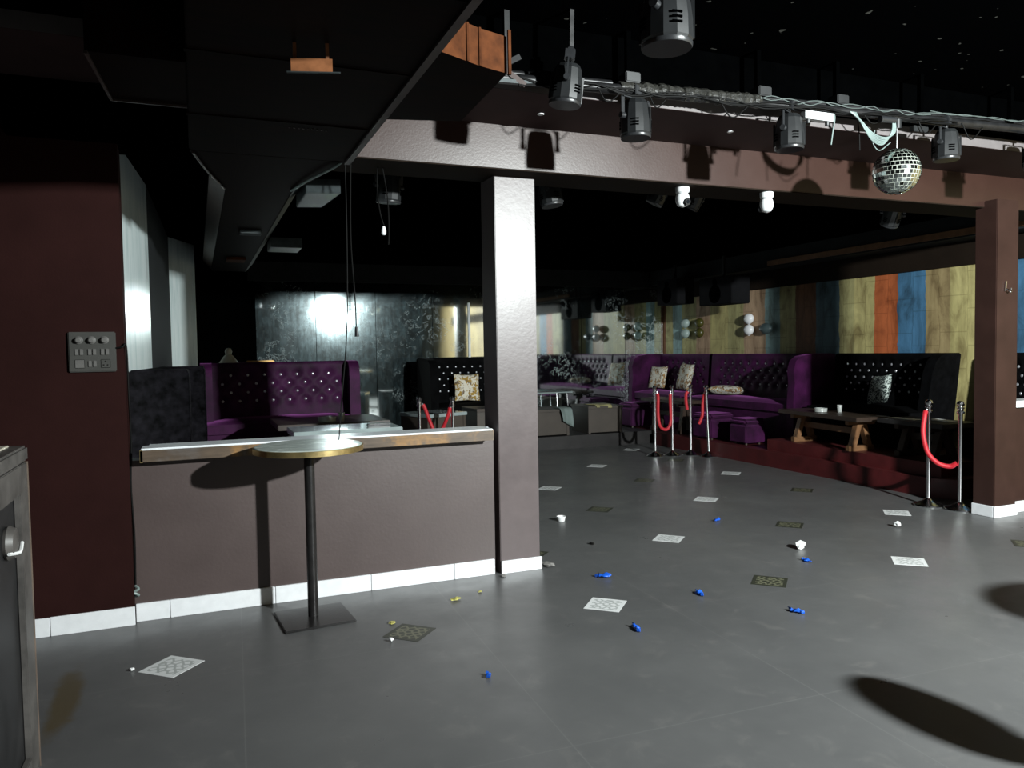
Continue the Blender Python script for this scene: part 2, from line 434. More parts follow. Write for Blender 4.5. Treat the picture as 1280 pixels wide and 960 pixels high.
struct(MB().box(-.375,4.955,0, 1.885,5.10,.945).build('wall_low', M['wall_paint'], smooth=0))
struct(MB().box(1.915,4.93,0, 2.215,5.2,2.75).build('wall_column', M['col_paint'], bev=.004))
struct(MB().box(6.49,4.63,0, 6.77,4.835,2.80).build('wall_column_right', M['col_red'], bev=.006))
struct(MB().box(XW,-4.5,0, XW+.1,DB+.13,CZ).build('wall_right', M['planks'], smooth=0))
struct(MB().box(-4,DB+.03,0, XW,DB+.13,CZ).build('wall_back', M['black_paint'], smooth=0))
struct(MB().box(-4,-4.5,0, XW,-4.4,CZ).build('wall_rear', M['rear_paint'], smooth=0))
struct(MB().box(-4.1,-4.5,0, -4,DB+.13,CZ).build('wall_side', M['rear_paint'], smooth=0))
struct(MB().box(.75,DB-.06,2.66, XW,DB+.03,CB).build('trim_2', M['black_paint2'], smooth=0))
# left side wall of the seating area, in facets: pale panels and black stretches
def wallseg(name, a, b, z0, z1, m, th=.06):
    a = Vector((*a,0)); b = Vector((*b,0)); d = (b-a).normalized(); n = Vector((-d.y, d.x, 0))*th
    poly = [(a.x,a.y),(b.x,b.y),(b.x+n.x,b.y+n.y),(a.x+n.x,a.y+n.y)]
    return struct(MB().prism(poly, z0, z1).build(name, m, smooth=0))
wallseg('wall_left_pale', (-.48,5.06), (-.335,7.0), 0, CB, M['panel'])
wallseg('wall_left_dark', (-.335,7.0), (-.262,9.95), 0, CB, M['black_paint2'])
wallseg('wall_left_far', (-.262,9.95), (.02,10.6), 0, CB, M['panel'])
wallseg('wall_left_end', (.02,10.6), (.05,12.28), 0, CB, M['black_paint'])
MBp = MB().prism([(6.78,5.5),(6.78,10.5),(6.9,10.5),(6.9,DB),(XW,DB),(XW,5.3),(6.92,5.3)], 0, .2)
struct(MBp.build('floor_platform_right', M['platform_red'], smooth=0))
struct(MB().box(6.86,5.45,.2, XW,7.98,.34).build('floor_platform_upper', M['platform_red'], smooth=0))
struct(MB().box(2.3,10.75,0, 6.9,DB,.2).build('floor_platform_back', M['platform_dark'], smooth=0))
struct(MB().box(-.27,5.10,0, 2.1,DB,.34).build('floor_platform_left', M['platform_dark'], smooth=0))
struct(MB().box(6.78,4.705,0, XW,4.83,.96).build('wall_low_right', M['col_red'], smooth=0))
# white skirting tiles with small gaps
def skirting(name, segs, m=M['white_tile']):
    mb = MB()
    for a, b, y0, y1, h in segs: mb.box(a, y0, 0, b, y1, h)
    return struct(mb.build(name, m, bev=.002, smooth=0))
skirting('baseboard_left', [(-1.9,-1.36,4.888,4.90,.105),(-1.357,-.80,4.888,4.90,.105),(-.797,-.372,4.888,4.90,.107)])
skirting('baseboard_low', [(-.370,-.19,4.938,4.955,.105),(-.187,.41,4.938,4.955,.105),(.413,1.01,4.938,4.955,.105),(1.013,1.58,4.938,4.955,.105),(1.583,1.875,4.938,4.955,.105)])
skirting('baseboard_column', [(1.918,2.225,4.915,4.93,.088)])
mb = MB(); mb.box(6.475,4.615,0, 6.775,4.63,.10); mb.box(6.782,4.69,0, 7.4,4.705,.10); mb.box(7.404,4.69,0, XW,4.705,.10); mb.box(6.475,4.632,0, 6.49,4.835,.10)
struct(mb.build('baseboard_right', M['white_tile'], bev=.003, smooth=0))
# moulding and bulkhead along the plank wall
struct(MB().box(XW-.33,5.2,2.70, XW,DB-.1,2.95).build('trim_3', M['black_paint2'], smooth=0))
struct(MB().box(XW-.03,-.5,2.43, XW-.001,DB-.02,2.70).build('trim_5', M['crown_dark'], smooth=0))
struct(MB().box(XW-.36,5.2,2.72, XW-.33,9.0,2.79).build('trim_4', M['brown_wood'], smooth=0))
# counter-height ledge that caps the low wall
led = empty('window_ledge', (0,0,0)); tag(led, 'long white marble ledge with worn wooden front strip on the low brown wall', 'ledge')
MB().box(-.31,4.86,.99, 1.85,5.02,1.022).build('front_slab', M['white_top'], led, bev=.004)
MB().box(-.28,5.024,.985, 1.88,5.13,1.018).build('back_slab', M['white_top'], led, bev=.004)
MB().box(-.315,4.845,.945, 1.85,4.859,1.012).build('front_strip', M['worn_wood'], led, bev=.002)
MB().box(-.315,4.845,.943, -.30,4.86,1.014).build('end_cap', M['brass'], led)
MB().box(-.29,4.875,.945, 1.84,5.12,.985).build('core', M['dark_wood'], led)

o = MB().box(6.785,4.66,.962, XW-.01,4.88,1.02).build('window_ledge', M['white_top'], bev=.004)
tag(o,'short piece of pale ledge right of the dark red right column','ledge')
# ------------------------------------------------------------------ mirrors on the back wall
mlab = ['grimy mirror at the left end of the mirrored wall, above the left purple sofa',
 'mirror panel with the bright lamp glare, behind the purple sofa',
 'streaked mirror panel right of the purple sofa, behind the white topped cube table',
 'mirror panel behind the left half of the black tufted sofa under the cushion',
 'mirror panel behind the grey column and the right half of the black tufted sofa',
 'dark mirror panel right of the grey column, above the brown boxes',
 'mirror panel showing painted planks, left of the corner of the painted wall',
 'narrow mirror panel in the corner against the painted plank wall']
xs = [.85,1.74,2.68,3.62,4.54,5.46,6.37,7.27,XW-.01]
for k in range(8):
    o = MB().box(xs[k]+.004, DB-.008, .36 if k < 2 else .22, xs[k+1]-.004, DB+.028, 2.655).build('mirror', M['mirror'], smooth=0)
    tag(o, mlab[k], 'mirror', 'mirror panels on the back wall')
o = MB().box(4.24,DB-.03,.205, 4.275,DB-.009,2.36).build('reflection_strip', M['reflection_white'], bev=.004)  # pale strip standing in for a bright line reflected in the mirror
tag(o, 'thin white vertical painted reflection on the mirror above the black tufted sofa', 'reflection')

# ------------------------------------------------------------------ sofas
def make_sofa(w, d, h, sh, fab, wings=(1,1), rows=4, cols=8, wing_fab=None, flare=.0, wd=1., square=False, label=None, loc=(0,0,0), rotz=0, group='tufted velvet sofas'):
    """faces -y; back at y=0; w along x, centre x=0"""
    root = empty('tufted_sofa', loc, rotz); tag(root, label, 'sofa', group)
    wf = wing_fab or fab; bt = .16
    MB().box(-w/2+.02,-d+.10,0, w/2-.02,-.04,sh-.14).build('base', fab, root, bev=.01)
    # seat cushion, gently crowned
    nx, ny = 16, 8; rings = []
    mb = MB(); vs = []; fs = []
    for iy in range(ny+1):
        for ix in range(nx+1):
            u = ix/nx; v = iy/ny
            x = -w/2+.05 + (w-.10)*u; y = -d+.06 + (d-.06-bt)*v
            e = min(1, 6*min(u, 1-u))*min(1, 4*min(v, 1-v))
            vs.append((x, y, sh-.045+.045*e))
    for iy in range(ny):
        for ix in range(nx):
            a = iy*(nx+1)+ix; fs.append((a, a+1, a+nx+2, a+nx+1))
    mb.add(vs, fs); mb.box(-w/2+.05,-d+.06,sh-.15, w/2-.05,-bt,sh-.045)
    mb.build('seat_cushion', fab, root)
    # tufted back with dimples where the buttons sit
    btn = []
    z0 = sh+.12; z1 = h-.10
    for r in range(rows):
        z = z0 + (z1-z0)*(r+.5)/rows
        n = cols - (r % 2)
        for c in range(n):
            x = -w/2+.14 + (w-.28)*((c+.5+(.5 if r % 2 else 0))/cols)
            btn.append((x, z))
    def dimple(x, z):
        s = 0
        for bx, bz in btn:
            q = ((x-bx)**2+(z-bz)**2)
            if q < .03: s = max(s, math.exp(-q/.0022)*.035 + math.exp(-q/.010)*.012)
        return s
    nx, nz = max(40, int(w*30)), 30
    rings = []
    front = []
    for iz in range(nz+1):
        t = iz/nz; z = sh-.12 + (h-.05-(sh-.12))*t
        lean = -bt + .05*t
        row = []
        for ix in range(nx+1):
            x = -w/2+.03 + (w-.06)*ix/nx
            row.append((x, lean + dimple(x, z), z))
        front.append(row)
    # rolled top and flat rear
    for y, z in ((-bt+.055, h-.02), (-bt+.085, h), (-.04, h), (-.01, h-.03), (0, h-.08), (0, .02)):
        front.append([(-w/2+.03 + (w-.06)*ix/nx, y, z) for ix in range(nx+1)])
    mb = MB().loft(front, closed=False)
    back = mb.build('backrest', fab, root, smooth=1.2)
    b0 = None
    for bx, bz in btn:
        t = (bz-(sh-.12))/(h-.05-(sh-.12)); y = -bt+.05*t+dimple(bx, bz)
        if b0 is None:
            b0 = MB().lathe([(.005,-.008),(.015,-.004),(.018,.002),(.012,.010),(.004,.013)], n=8).rot(Matrix.Rotation(PI/2, 4, 'X')).build('button', M['crystal'], smooth=.3)
            o = b0
        else:
            o = b0.copy(); COL.objects.link(o)
        o.parent = back; o.location = (bx, y-.004, bz)
        o.rotation_euler = (random.uniform(-.3,.3), 0, random.uniform(-.3,.3))
    # wings: full height at the back, sweeping forward with a curved, rolled front edge
    for s, on in ((-1, wings[0]), (1, wings[1])):
        if not on: continue
        x0 = s*(w/2-.06); prof = []
        top = [(0,h-.02),(-.06,h),(-.25*d,h),(-.55*d,h-.005),(-.78*d,h-.03),(-.90*d,h-.09),(-.955*d,h-.22),(-.93*d,sh+.25),(-.965*d,sh),(-.965*d,.02),(0,.02)]
        pts = [(0,h-.02),(-.02,h),(-.5*d,h),(-.93*d,h),(-.96*d,h-.03),(-.965*d,.02),(0,.02)] if square else top
        rings = []
        for off, sc in ((-.055,.97),(-.062,1.),(.062,1.),(.055,.97)):
            ring = []
            for y, z in pts:
                y *= wd
                fx = flare*max(0, (z-sh)/(h-sh))**1.5*s
                cy, cz = -.5*d*wd, h*.5
                ring.append((x0+off+fx, cy+(y-cy)*sc, cz+(z-cz)*sc if z > .1 else z))
            rings.append(ring)
        MB().loft(rings).build('side_wing', wf, root, smooth=.9)
    # plinth feet
    for fx in (-1, 1):
        for fy in (-d+.14, -.10):
            MB().cyl((fx*(w/2-.1), fy, 0), (fx*(w/2-.1), fy, .06), .025, .03, 10).build('foot', M['dark_wood'], root)
    return root

PR = -PI/2     # faces -x
make_sofa(1.78,.82,1.12,.50,M['purple'],label='purple velvet tufted sofa behind the low wall, facing the coffee table on the left',wd=.45,loc=(.93,9.62,.34))
make_sofa(1.60,.45,1.12,.46,M['black_velvet'],wings=(1,1),cols=7,wing_fab=M['crushed'],label='black crushed velvet sofa against the pale left wall, beside the left purple sofa',wd=.85,square=True,loc=(-.355,6.45,.34),rotz=PI/2-.075)
make_sofa(1.52,.80,1.25,.55,M['black_velvet'],rows=5,cols=9,label='black tufted sofa against the mirrors, partly behind the grey column',loc=(3.98,11.80,.2))
# along the plank wall
make_sofa(1.62,.75,1.24,.60,M['purple'],wings=(1,0),cols=8,label='purple tufted sofa in the far corner with two upright floral cushions',loc=(8.05,11.42,.2),rotz=PR)
make_sofa(2.58,.75,1.24,.60,M['purple'],wings=(0,1),cols=12,label='long purple tufted sofa with a floral cushion lying flat on it',loc=(8.05,9.31,.2),rotz=PR)
make_sofa(1.66,.68,1.10,.47,M['black_velvet'],wings=(0,1),rows=5,cols=10,flare=.12,wd=.6,label='black tufted sofa on the red platform holding the black and white cushion',loc=(8.05,7.10,.34),rotz=PR)
make_sofa(.84,.60,1.24,.55,M['black_velvet'],wings=(0,0),rows=5,cols=7,flare=.07,label='black tufted sofa mostly hidden behind the dark red right column',loc=(8.05,5.36,.2),rotz=PR)

# ------------------------------------------------------------------ cushions
def cushion(name, s, t, m, loc, rot, label):
    n = 14; vs = []; fs = []
    for side in (1,-1):
        for i in range(n+1):
            for j in range(n+1):
                u = 2*i/n-1; v = 2*j/n-1
                e = ((1-u**4)*(1-v**4))**.6
                pin = 1 - .06*(1-abs(u*v))
                vs.append((u*s/2*(pin if abs(u) > .5 else 1), v*s/2*(pin if abs(v) > .5 else 1), side*t/2*e))
    k = (n+1)**2
    for b in (0, k):
        for i in range(n):
            for j in range(n):
                a = b+i*(n+1)+j; fs.append((a, a+1, a+n+2, a+n+1))
    o = MB().add(vs, fs).build(name, m, smooth=1.5)
    o.location = loc; o.rotation_euler = rot
    tag(o, label, 'cushion', 'scatter cushions on the sofas'); return o
cushion('cushion', .40,.13,M['floral'],(7.76,11.92,1.02),(PI/2-.25,0,-PI/2+.25),'floral cushion leaning upright on the far purple sofa, left of the larger one')
cushion('cushion', .46,.13,M['floral'],(7.76,11.08,1.05),(PI/2-.25,.05,-PI/2-.15),'larger floral cushion leaning upright behind the chrome stanchions')
cushion('cushion', .46,.14,M['floral'],(7.62,9.78,.88),(.05,.02,.4),'floral cushion lying flat on the long purple sofa')
cushion('cushion', .36,.12,M['zigzag'],(7.74,7.0,1.0),(PI/2-.3,-.12,-PI/2-.2),'small black and white patterned cushion on the black sofa')
cushion('cushion', .42,.12,M['floral_gold'],(3.92,11.42,.98),(PI/2-.2,.04,.05),'white cushion with golden brown flowers on the black sofa by the mirrors')

# ------------------------------------------------------------------ tables, boxes, ottomans
def bar_table(loc, label):
    r = empty('bar_table', loc); tag(r, label, 'table')
    MB().lathe([(.295,.985),(.305,.990),(.305,1.018),(.30,1.022)], n=56).build('tabletop', M['marble'], r)
    MB().lathe([(.304,.984),(.312,.986),(.312,1.016),(.304,1.018)], n=56).build('rim', M['brass'], r)['label'] = 'brass rim'
    MB().cyl((0,0,.015),(0,0,.985),.030,n=28).build('pole', M['steel_dark'], r)
    MB().lathe([(.11,.975),(.11,.984)], n=24).build('top_flange', M['steel_dark'], r)
    MB().prism([(-.19,-.20),(.21,-.19),(.20,.17),(-.20,.18)], 0, .014).build('base_plate', M['steel_dark'], r, bev=.004, rotz=.05)
bar_table((.59,4.57,0), 'tall round pedestal table with brass rim in front of the low brown wall')
bar_table((4.58,1.42,0), 'unseen round pedestal table added near the flood lamp to cast a round shadow at the right')  # unseen table added out of frame to cast the round floor shadow
def shadow_stool(loc):
    r = empty('shadow_stool', loc); tag(r, 'unseen stool added near the lamp to cast the shadow at the lower right corner', 'stool')
    MB().lathe([(.16,.76),(.19,.775),(.195,.81),(.17,.835),(.05,.845)], n=32, sx=.68, sy=1.55).build('seat', M['black_plastic'], r)
    MB().cyl((0,0,.03),(0,0,.765),.028,n=16).build('pole', M['chrome'], r)
    MB().lathe([(.20,0),(.20,.012),(.05,.03),(.03,.05)], n=28).build('base', M['chrome'], r)
    MB().tube([(.15*math.cos(2*PI*k/24),.15*math.sin(2*PI*k/24),.30) for k in range(25)], .010, 8).bar((-.15,0,.30),(.15,0,.30),.015,.01).build('foot_ring', M['chrome'], r)
shadow_stool((3.21,1.275,0))  # unseen stool added out of frame, seat stretched to shape the floor shadow
def trestle_table(loc, L, W, H, rz, label, legm, topm=M['dark_wood']):
    r = empty('coffee_table', loc, rz); tag(r, label, 'table', 'low tables by the sofas')
    MB().box(-L/2,-W/2,H-.05, L/2,W/2,H).build('tabletop', topm, r, bev=.006)
    MB().bar((-L/2+.25,0,H*.55),(L/2-.25,0,H*.55),.05,.07).build('stretcher', legm, r)
    for s in (-1,1):
        x = s*(L/2-.22); mb = MB()
        mb.bar((x,-W/2+.06,.03),(x,W/2-.06,.03),.07,.06)
        mb.bar((x,-W/2+.12,.04),(x,-.02,H-.05),.06,.08,(1,0,0))
        mb.bar((x,W/2-.12,.04),(x,.02,H-.05),.06,.08,(1,0,0))
        mb.bar((x,-W/2+.05,H-.075),(x,W/2-.05,H-.075),.06,.05)
        mb.build('trestle', legm, r, bev=.004)
    return r
trestle_table((7.06,7.10,.34),1.45,.46,.40,PI/2-.12,'dark wooden coffee table on brown trestles, on the red platform',M['brown_wood'])
trestle_table((7.14,5.85,.34),.85,.50,.40,PI/2-.05,'dark low table on the red platform behind the right hand stanchions',M['dark_wood'],M['platform_dark'])
trestle_table((7.05,10.45,.2),1.20,.40,.53,PI/2,'low brown table in front of the far purple sofas, behind the stanchions',M['dark_wood'])
def panel_table(name, loc, L, W, H, rz, label, topm, sidem, cat='table', group='low tables by the sofas', foot=False):
    r = empty(name, loc, rz); tag(r, label, cat, group)
    MB().box(-L/2,-W/2,H-.04, L/2,W/2,H).build('tabletop', topm, r, bev=.004)
    for s in (-1,1):
        MB().box(s*(L/2-.03)-.02,-W/2+.02,0, s*(L/2-.03)+.02,W/2-.02,H-.04).build('side_panel', sidem, r, bev=.003)
    MB().box(-L/2+.05,-W/2+.03,.02, L/2-.05,-W/2+.05,H-.04).build('front_panel', sidem, r)
    MB().box(-L/2+.05,W/2-.05,.02, L/2-.05,W/2-.03,H-.04).build('rear_panel', sidem, r)
    return r
trestle_table((1.20,7.75,.34),1.05,.85,.555,0,'dark wooden coffee table in front of the left purple sofa',M['dark_wood'])
panel_table('cube_table',(2.78,9.45,0),.62,.62,.78,.35,'dark cube table with pale top, right of the left purple sofa',M['glass_pale'],M['taupe'])
panel_table('cube_table',(3.62,9.60,0),.62,.55,.80,.05,'dark cube table beside the grey column, under the black tufted sofa',M['dark_wood'],M['taupe'])
panel_table('side_table',(.98,5.62,.34),.76,.44,.675,0,'pale glass topped side table just behind the white ledge',M['glass_pale'],M['taupe'])
panel_table('box_table',(5.10,11.15,.2),.62,.70,.42,.0,'left brown box table on the dark step right of the grey column',M['taupe'],M['taupe'],group='brown boxes on the back step')
panel_table('box_table',(6.05,11.12,.2),.62,.70,.44,-.05,'right brown box table on the dark step, with a yellow cloth beside it',M['taupe'],M['taupe'],group='brown boxes on the back step')
# glass topped table against the mirror
gt = empty('glass_table',(5.40,11.9,.2)); tag(gt,'glass topped table with thin legs against the mirror behind the brown boxes','table')
MB().box(-.48,-.26,.62, .48,.26,.64).build('tabletop', M['glass_pale'], gt, bev=.003)
for sx in (-1,1):
    for sy in (-1,1): MB().cyl((sx*.44,sy*.22,0),(sx*.40,sy*.2,.62),.014,n=10).build('leg', M['chrome'], gt)
# draped cloths
def cloth(name, W, L, drop, m, loc, rz, label):
    vs = []; fs = []; n = 14; k = 12
    for i in range(n+1):
        for j in range(k+1):
            u = i/n; v = j/k; x = (u-.5)*W*(1-.18*v); s = v*(L+drop)
            if s < L: y, z = s-L, .012*math.sin(9*u)*v
            else: y, z = .015+.02*math.sin(7*u+1), -(s-L)*(1-.35*u)
            vs.append((x+.02*math.sin(5*v), y, z+.006))
    for i in range(n):
        for j in range(k):
            a = i*(k+1)+j; fs.append((a, a+1, a+k+2, a+k+1))
    o = MB().add(vs, fs).build(name, m, smooth=2)
    md = o.modifiers.new('thick','SOLIDIFY'); md.thickness = .008; md.offset = 1
    o.location = loc; o.rotation_euler.z = rz; tag(o, label, 'cloth'); return o
cloth('cloth',.34,.30,.05,M['yellow_cloth'],(5.98,10.80,.648),PI,'crumpled yellow cloth on the right brown box table')
cloth('cloth',.22,.25,.30,M['teal_cloth'],(5.33,10.785,.628),PI,'grey green cloth hanging over the edge of the left brown box table')
def ottoman(loc, w, h, rz, m, label):
    r = empty('ottoman', loc, rz); tag(r, label, 'ottoman', 'purple velvet ottomans')
    MB().box(-w/2,-w/2,.03, w/2,w/2,h-.09).build('body', m, r, bev=.012)
    MB().box(-w/2-.008,-w/2-.008,h-.088, w/2+.008,w/2+.008,h).build('cushion_top', m, r, bev=.03)
    for sx in (-1,1):
        for sy in (-1,1): MB().cyl((sx*(w/2-.06),sy*(w/2-.06),0),(sx*(w/2-.06),sy*(w/2-.06),.03),.02,n=10).build('foot', M['dark_wood'], r)
ottoman((7.07,9.40,.2),.42,.38,.05,M['purple'],'purple velvet cube ottoman at the platform edge right of the stanchions')
ottoman((7.06,8.62,.2),.34,.36,.0,M['purple'],'small purple ottoman partly behind the wooden coffee table')
ottoman((7.02,11.5,.2),.42,.42,.0,M['purple'],'purple ottoman in the far corner, seen left of the rope stanchions')
# glassware on tables
def ashtray(loc, label, r=.07):
    o = MB().lathe([(r*.75,0),(r,.005),(r*1.05,.05),(r*.85,.05),(r*.7,.012)], n=20).build('glass_ashtray', M['glassware'])
    o.location = loc; tag(o, label, 'ashtray', 'glass ashtrays on the tables')
def tumbler(loc, label):
    r = MB().lathe([(.024,0),(.026,.003),(.032,.085),(.029,.085),(.023,.008)], n=16).build('drinking_glass', M['glassware'])
    r.location = loc; tag(r, label, 'glass', 'small glasses on the tables')
ashtray((1.15,7.5,.895),'glass ashtray on the coffee table in front of the left purple sofa', .085)
tumbler((1.28,7.46,.895),'small glass right of the ashtray on the left coffee table')
ashtray((7.0,7.20,.74),'glass ashtray on the wooden coffee table on the red platform', .075)
tumbler((7.18,7.08,.74),'small glass beside the ashtray on the red platform table')
MB_r = MB().box(-.085,-.022,0,.085,.022,.02); o = MB_r.build('remote_control', M['black_plastic'], bev=.005); o.location=(1.22,5.56,1.016); o.rotation_euler.z=.1
tag(o,'black remote control on the glass side table behind the white ledge','remote control')
# white folded napkins on dark low table
for k,(x,y,rz) in enumerate([(7.05,6.05,.4),(7.20,5.70,.1)]):
    o = MB().box(-.16,-.06,0,.16,.06,.008).build('paper_napkin', M['paper'], bev=.002); o.location=(x,y,.741); o.rotation_euler.z=rz+1.2
    tag(o, ['crumpled paper napkin on the dark low table left of the stanchion','paper napkin on the dark low table between the two right stanchions'][k], 'napkin')
# ornaments on top of the left sofa
fg = empty('figurine',(.36,9.75,.34)); 
for ch in (): pass
tag(fg,'pale seated figurine standing behind the left purple sofa','figurine')
MB().lathe([(.05,0),(.06,.02),(.045,.5),(.05,1.04),(.10,1.07),(.11,1.12),(.06,1.19),(.03,1.22)], n=18).build('body', M['figurine'], fg)
MB().lathe([(.005,1.21),(.035,1.225),(.042,1.25),(.03,1.285),(.004,1.295)], n=14).build('head', M['figurine'], fg)
gb = empty('ornament_box',(.72,9.8,.34)); tag(gb,'golden brown ornament box behind the left purple sofa','ornament')
MB().box(-.16,-.06,1.0,.16,.06,1.14).build('box', M['gold'], gb, bev=.01)
MB().box(-.13,-.05,0,.13,.05,1.0).build('stand', M['black_paint2'], gb)

# ------------------------------------------------------------------ rope stanchions
def stanchion(loc, label, H=1.01, tilt=0):
    r = empty('stanchion', loc); tag(r, label, 'stanchion', 'chrome rope stanchions')
    MB().lathe([(.127,0),(.130,.008),(.124,.018),(.095,.03),(.06,.045),(.03,.065),(.022,.075)], n=32).build('base', M['chrome'], r)
    MB().cyl((0,0,.07),(0,0,H-.10),.019,n=20).build('pole', M['chrome'], r)
    MB().lathe([(.019,H-.115),(.034,H-.11),(.034,H-.095),(.024,H-.09),(.024,H-.07),(.032,H-.065),(.032,H-.055),(.018,H-.05)], n=20).build('collar', M['chrome'], r)
    MB().lathe([(.012,H-.052),(.028,H-.042),(.036,H-.022),(.030,H-.004),(.014,H+.006)], n=20).build('finial', M['chrome'], r)
    r.rotation_euler = (0, tilt, 0)
    return r
sts = [((6.44,5.25,0),'chrome stanchion with the red rope hooked on, left of the pair by the right column',0),
 ((6.53,4.99,0),'chrome stanchion nearest the dark red right column',0),
 ((6.05,9.38,0),'leftmost of the four far chrome stanchions, left end of the red rope loop',0),
 ((6.31,9.33,0),'second from left of the four far chrome stanchions, right end of the rope loop',0),
 ((6.57,9.25,0),'third from left of the four far chrome stanchions, in front of the purple ottoman',0),
 ((6.70,9.00,0),'slightly leaning rightmost of the four far chrome stanchions',-.045),
 ((2.46,8.94,0),'left of the two chrome stanchions seen above the white ledge',0),
 ((2.80,8.70,0),'right of the two chrome stanchions seen above the white ledge, by the grey column',0)]
for l, lb, tl in sts: stanchion(l, lb, 1.01 if l[1] < 9.5 else 1.01, tl)
def rope(pts, label, hooks=(1,1)):
    r = empty('velvet_rope', pts[0]); tag(r, label, 'rope', 'red velvet ropes on the stanchions')
    o0 = Vector(pts[0]); P = [Vector(p)-o0 for p in pts]
    sp = smoothpts(P, 8)
    a = 0; n = len(sp)
    i0 = 3 if hooks[0] else 0; i1 = n-3 if hooks[1] else n
    MB().tube(sp[i0:i1], .022, 12).build('rope', M['red_velvet'], r)
    if hooks[0]: MB().tube(sp[:i0+2], .012, 8).build('hook', M['chrome'], r)
    if hooks[1]: MB().tube(sp[i1-2:], .012, 8).build('hook', M['chrome'], r)
rope([(6.415,5.26,.93),(6.37,5.24,.86),(6.33,5.22,.70),(6.34,5.18,.53),(6.40,5.12,.43),(6.48,5.06,.40),(6.51,5.01,.435)],'red velvet rope hanging loose from the stanchion by the right column',(1,0))
rope([(6.08,9.37,.93),(6.10,9.37,.84),(6.09,9.36,.62),(6.11,9.35,.45),(6.17,9.34,.385),(6.24,9.33,.40),(6.285,9.33,.52),(6.275,9.33,.80),(6.285,9.33,.93)],'red velvet rope looped between the two left far stanchions')
rope([(6.54,9.26,.93),(6.50,9.26,.88),(6.49,9.25,.78),(6.51,9.25,.66)],'short red rope end hanging from the third far stanchion',(1,0))
rope([(6.70,9.03,.94),(6.67,9.06,.88),(6.655,9.08,.75),(6.65,9.08,.60),(6.62,9.09,.50),(6.60,9.10,.46)],'red rope end hanging from the leaning far stanchion',(1,0))
rope([(2.49,8.93,.93),(2.52,8.92,.88),(2.57,8.86,.70),(2.62,8.83,.58),(2.68,8.79,.60),(2.75,8.72,.80),(2.78,8.71,.93)],'red velvet rope between the two stanchions seen above the white ledge')

# ------------------------------------------------------------------ air duct
D = empty('air_duct',(0,0,0)); tag(D,'big black rectangular air duct running along the ceiling at upper left','air duct')
ZD = 2.66
mb = MB().box(0,-4.3,ZD,.845,4.55,ZD+.52)
mb.build('trunk', M['duct'], D, bev=.006)
mb = MB()
for y in (-2.2,-1.0,.2,1.4,2.35,3.05,3.85): MB().box(-.006,y,ZD-.004,.851,y+.03,ZD+.524).build('seam_band', M['duct'], D)
mb = MB().box(.835,-4.3,ZD-.012,.868,4.56,ZD+.02)
mb.build('edge_flange', M['duct_edge'], D)
# reducer under the beam
rg = lambda x0,x1,y,z0,z1: [(x0,y,z0),(x1,y,z0),(x1,y,z1),(x0,y,z1)]
MB().loft([rg(0,.845,4.55,ZD,2.745), rg(.21,.64,5.5,ZD,2.86)]).build('reducer', M['duct'], D)
MB().tube(smoothpts([(.21,5.48,ZD-.008),(.10,5.0,ZD-.008),(.02,4.56,ZD-.008)]), .007).build('reducer_edge', M['duct_edge'], D)
# far run with sloping sides; light on the right one painted as a paler strip
mb = MB().loft([[(.22,y,ZD),(.64,y,ZD),(.73,y,ZD+.10),(.73,y,2.94),(.13,y,2.94),(.13,y,ZD+.10)] for y in (5.5,8.0,10.9)])
mb.build('far_run', M['duct'], D, smooth=.2)
MB().loft([[(.645,y,ZD-.004),(.735,y,ZD+.096),(.74,y,ZD+.10),(.65,y,ZD)] for y in (5.5,10.9)]).build('far_edge_lit', M['duct_silver'], D, smooth=0)
MB().loft([[(.215,y,ZD-.004),(.125,y,ZD+.096),(.12,y,ZD+.10),(.21,y,ZD)] for y in (5.5,10.6)]).build('far_edge_left', M['duct_edge'], D, smooth=0)
# branch boots
MB().prism([(-.34,3.2),(0,3.2),(0,3.75),(-.30,3.75)], ZD, ZD+.34).build('left_branch', M['duct'], D, bev=.004)
mb = MB(); mb.bar((-.335,3.2,ZD-.004),(-.30,3.75,ZD-.004),.012,.012); mb.bar((-.30,3.75,ZD-.004),(0,3.75,ZD-.004),.012,.012)
mb.build('branch_flange', M['duct_edge'], D)
bt = MB().prism([(.868,2.77),(1.06,2.86),(1.19,2.90),(1.22,3.57),(.868,3.66)], ZD, ZD+.145)
bt.mi = [0]*len(bt.f)
for k, f in enumerate(bt.f):
    ys = [bt.v[i][1] for i in f]
    if max(ys) < 2.95: bt.mi[k] = 1
o = bt.build('right_branch', [M['duct'], M['copper']], D, smooth=0)
MB().bar((1.195,2.885,ZD-.01),(1.195,2.885,ZD+.165),.012,.012).build('branch_rim', M['copper'], D)
mb = MB(); mb.bar((1.00,2.828,ZD),(1.00,2.828,ZD+.146),.008,.008); mb.bar((1.06,2.857,ZD),(1.06,2.857,ZD+.146),.008,.008)
mb.build('branch_seam', M['copper'], D)
MB().prism([(.345,2.865),(.485,2.825),(.487,2.840),(.347,2.880)], ZD-.105, ZD-.058).bar((.36,2.872,ZD-.06),(.36,2.872,ZD),.012,.006).bar((.47,2.842,ZD-.06),(.47,2.842,ZD),.012,.006).build('damper_flap', M['copper_light'], D)
MB().prism([(.33,2.862),(.51,2.81),(.512,2.822),(.332,2.874)], ZD-.110, ZD-.106).build('flap_lip', M['duct_silver'], D)
mb = MB()
for k in range(9): mb.box(.46+k*.022-.004,3.93,ZD-.004,.46+k*.022+.004,3.94,ZD)
mb.build('rivet_row', M['duct_edge'], D)
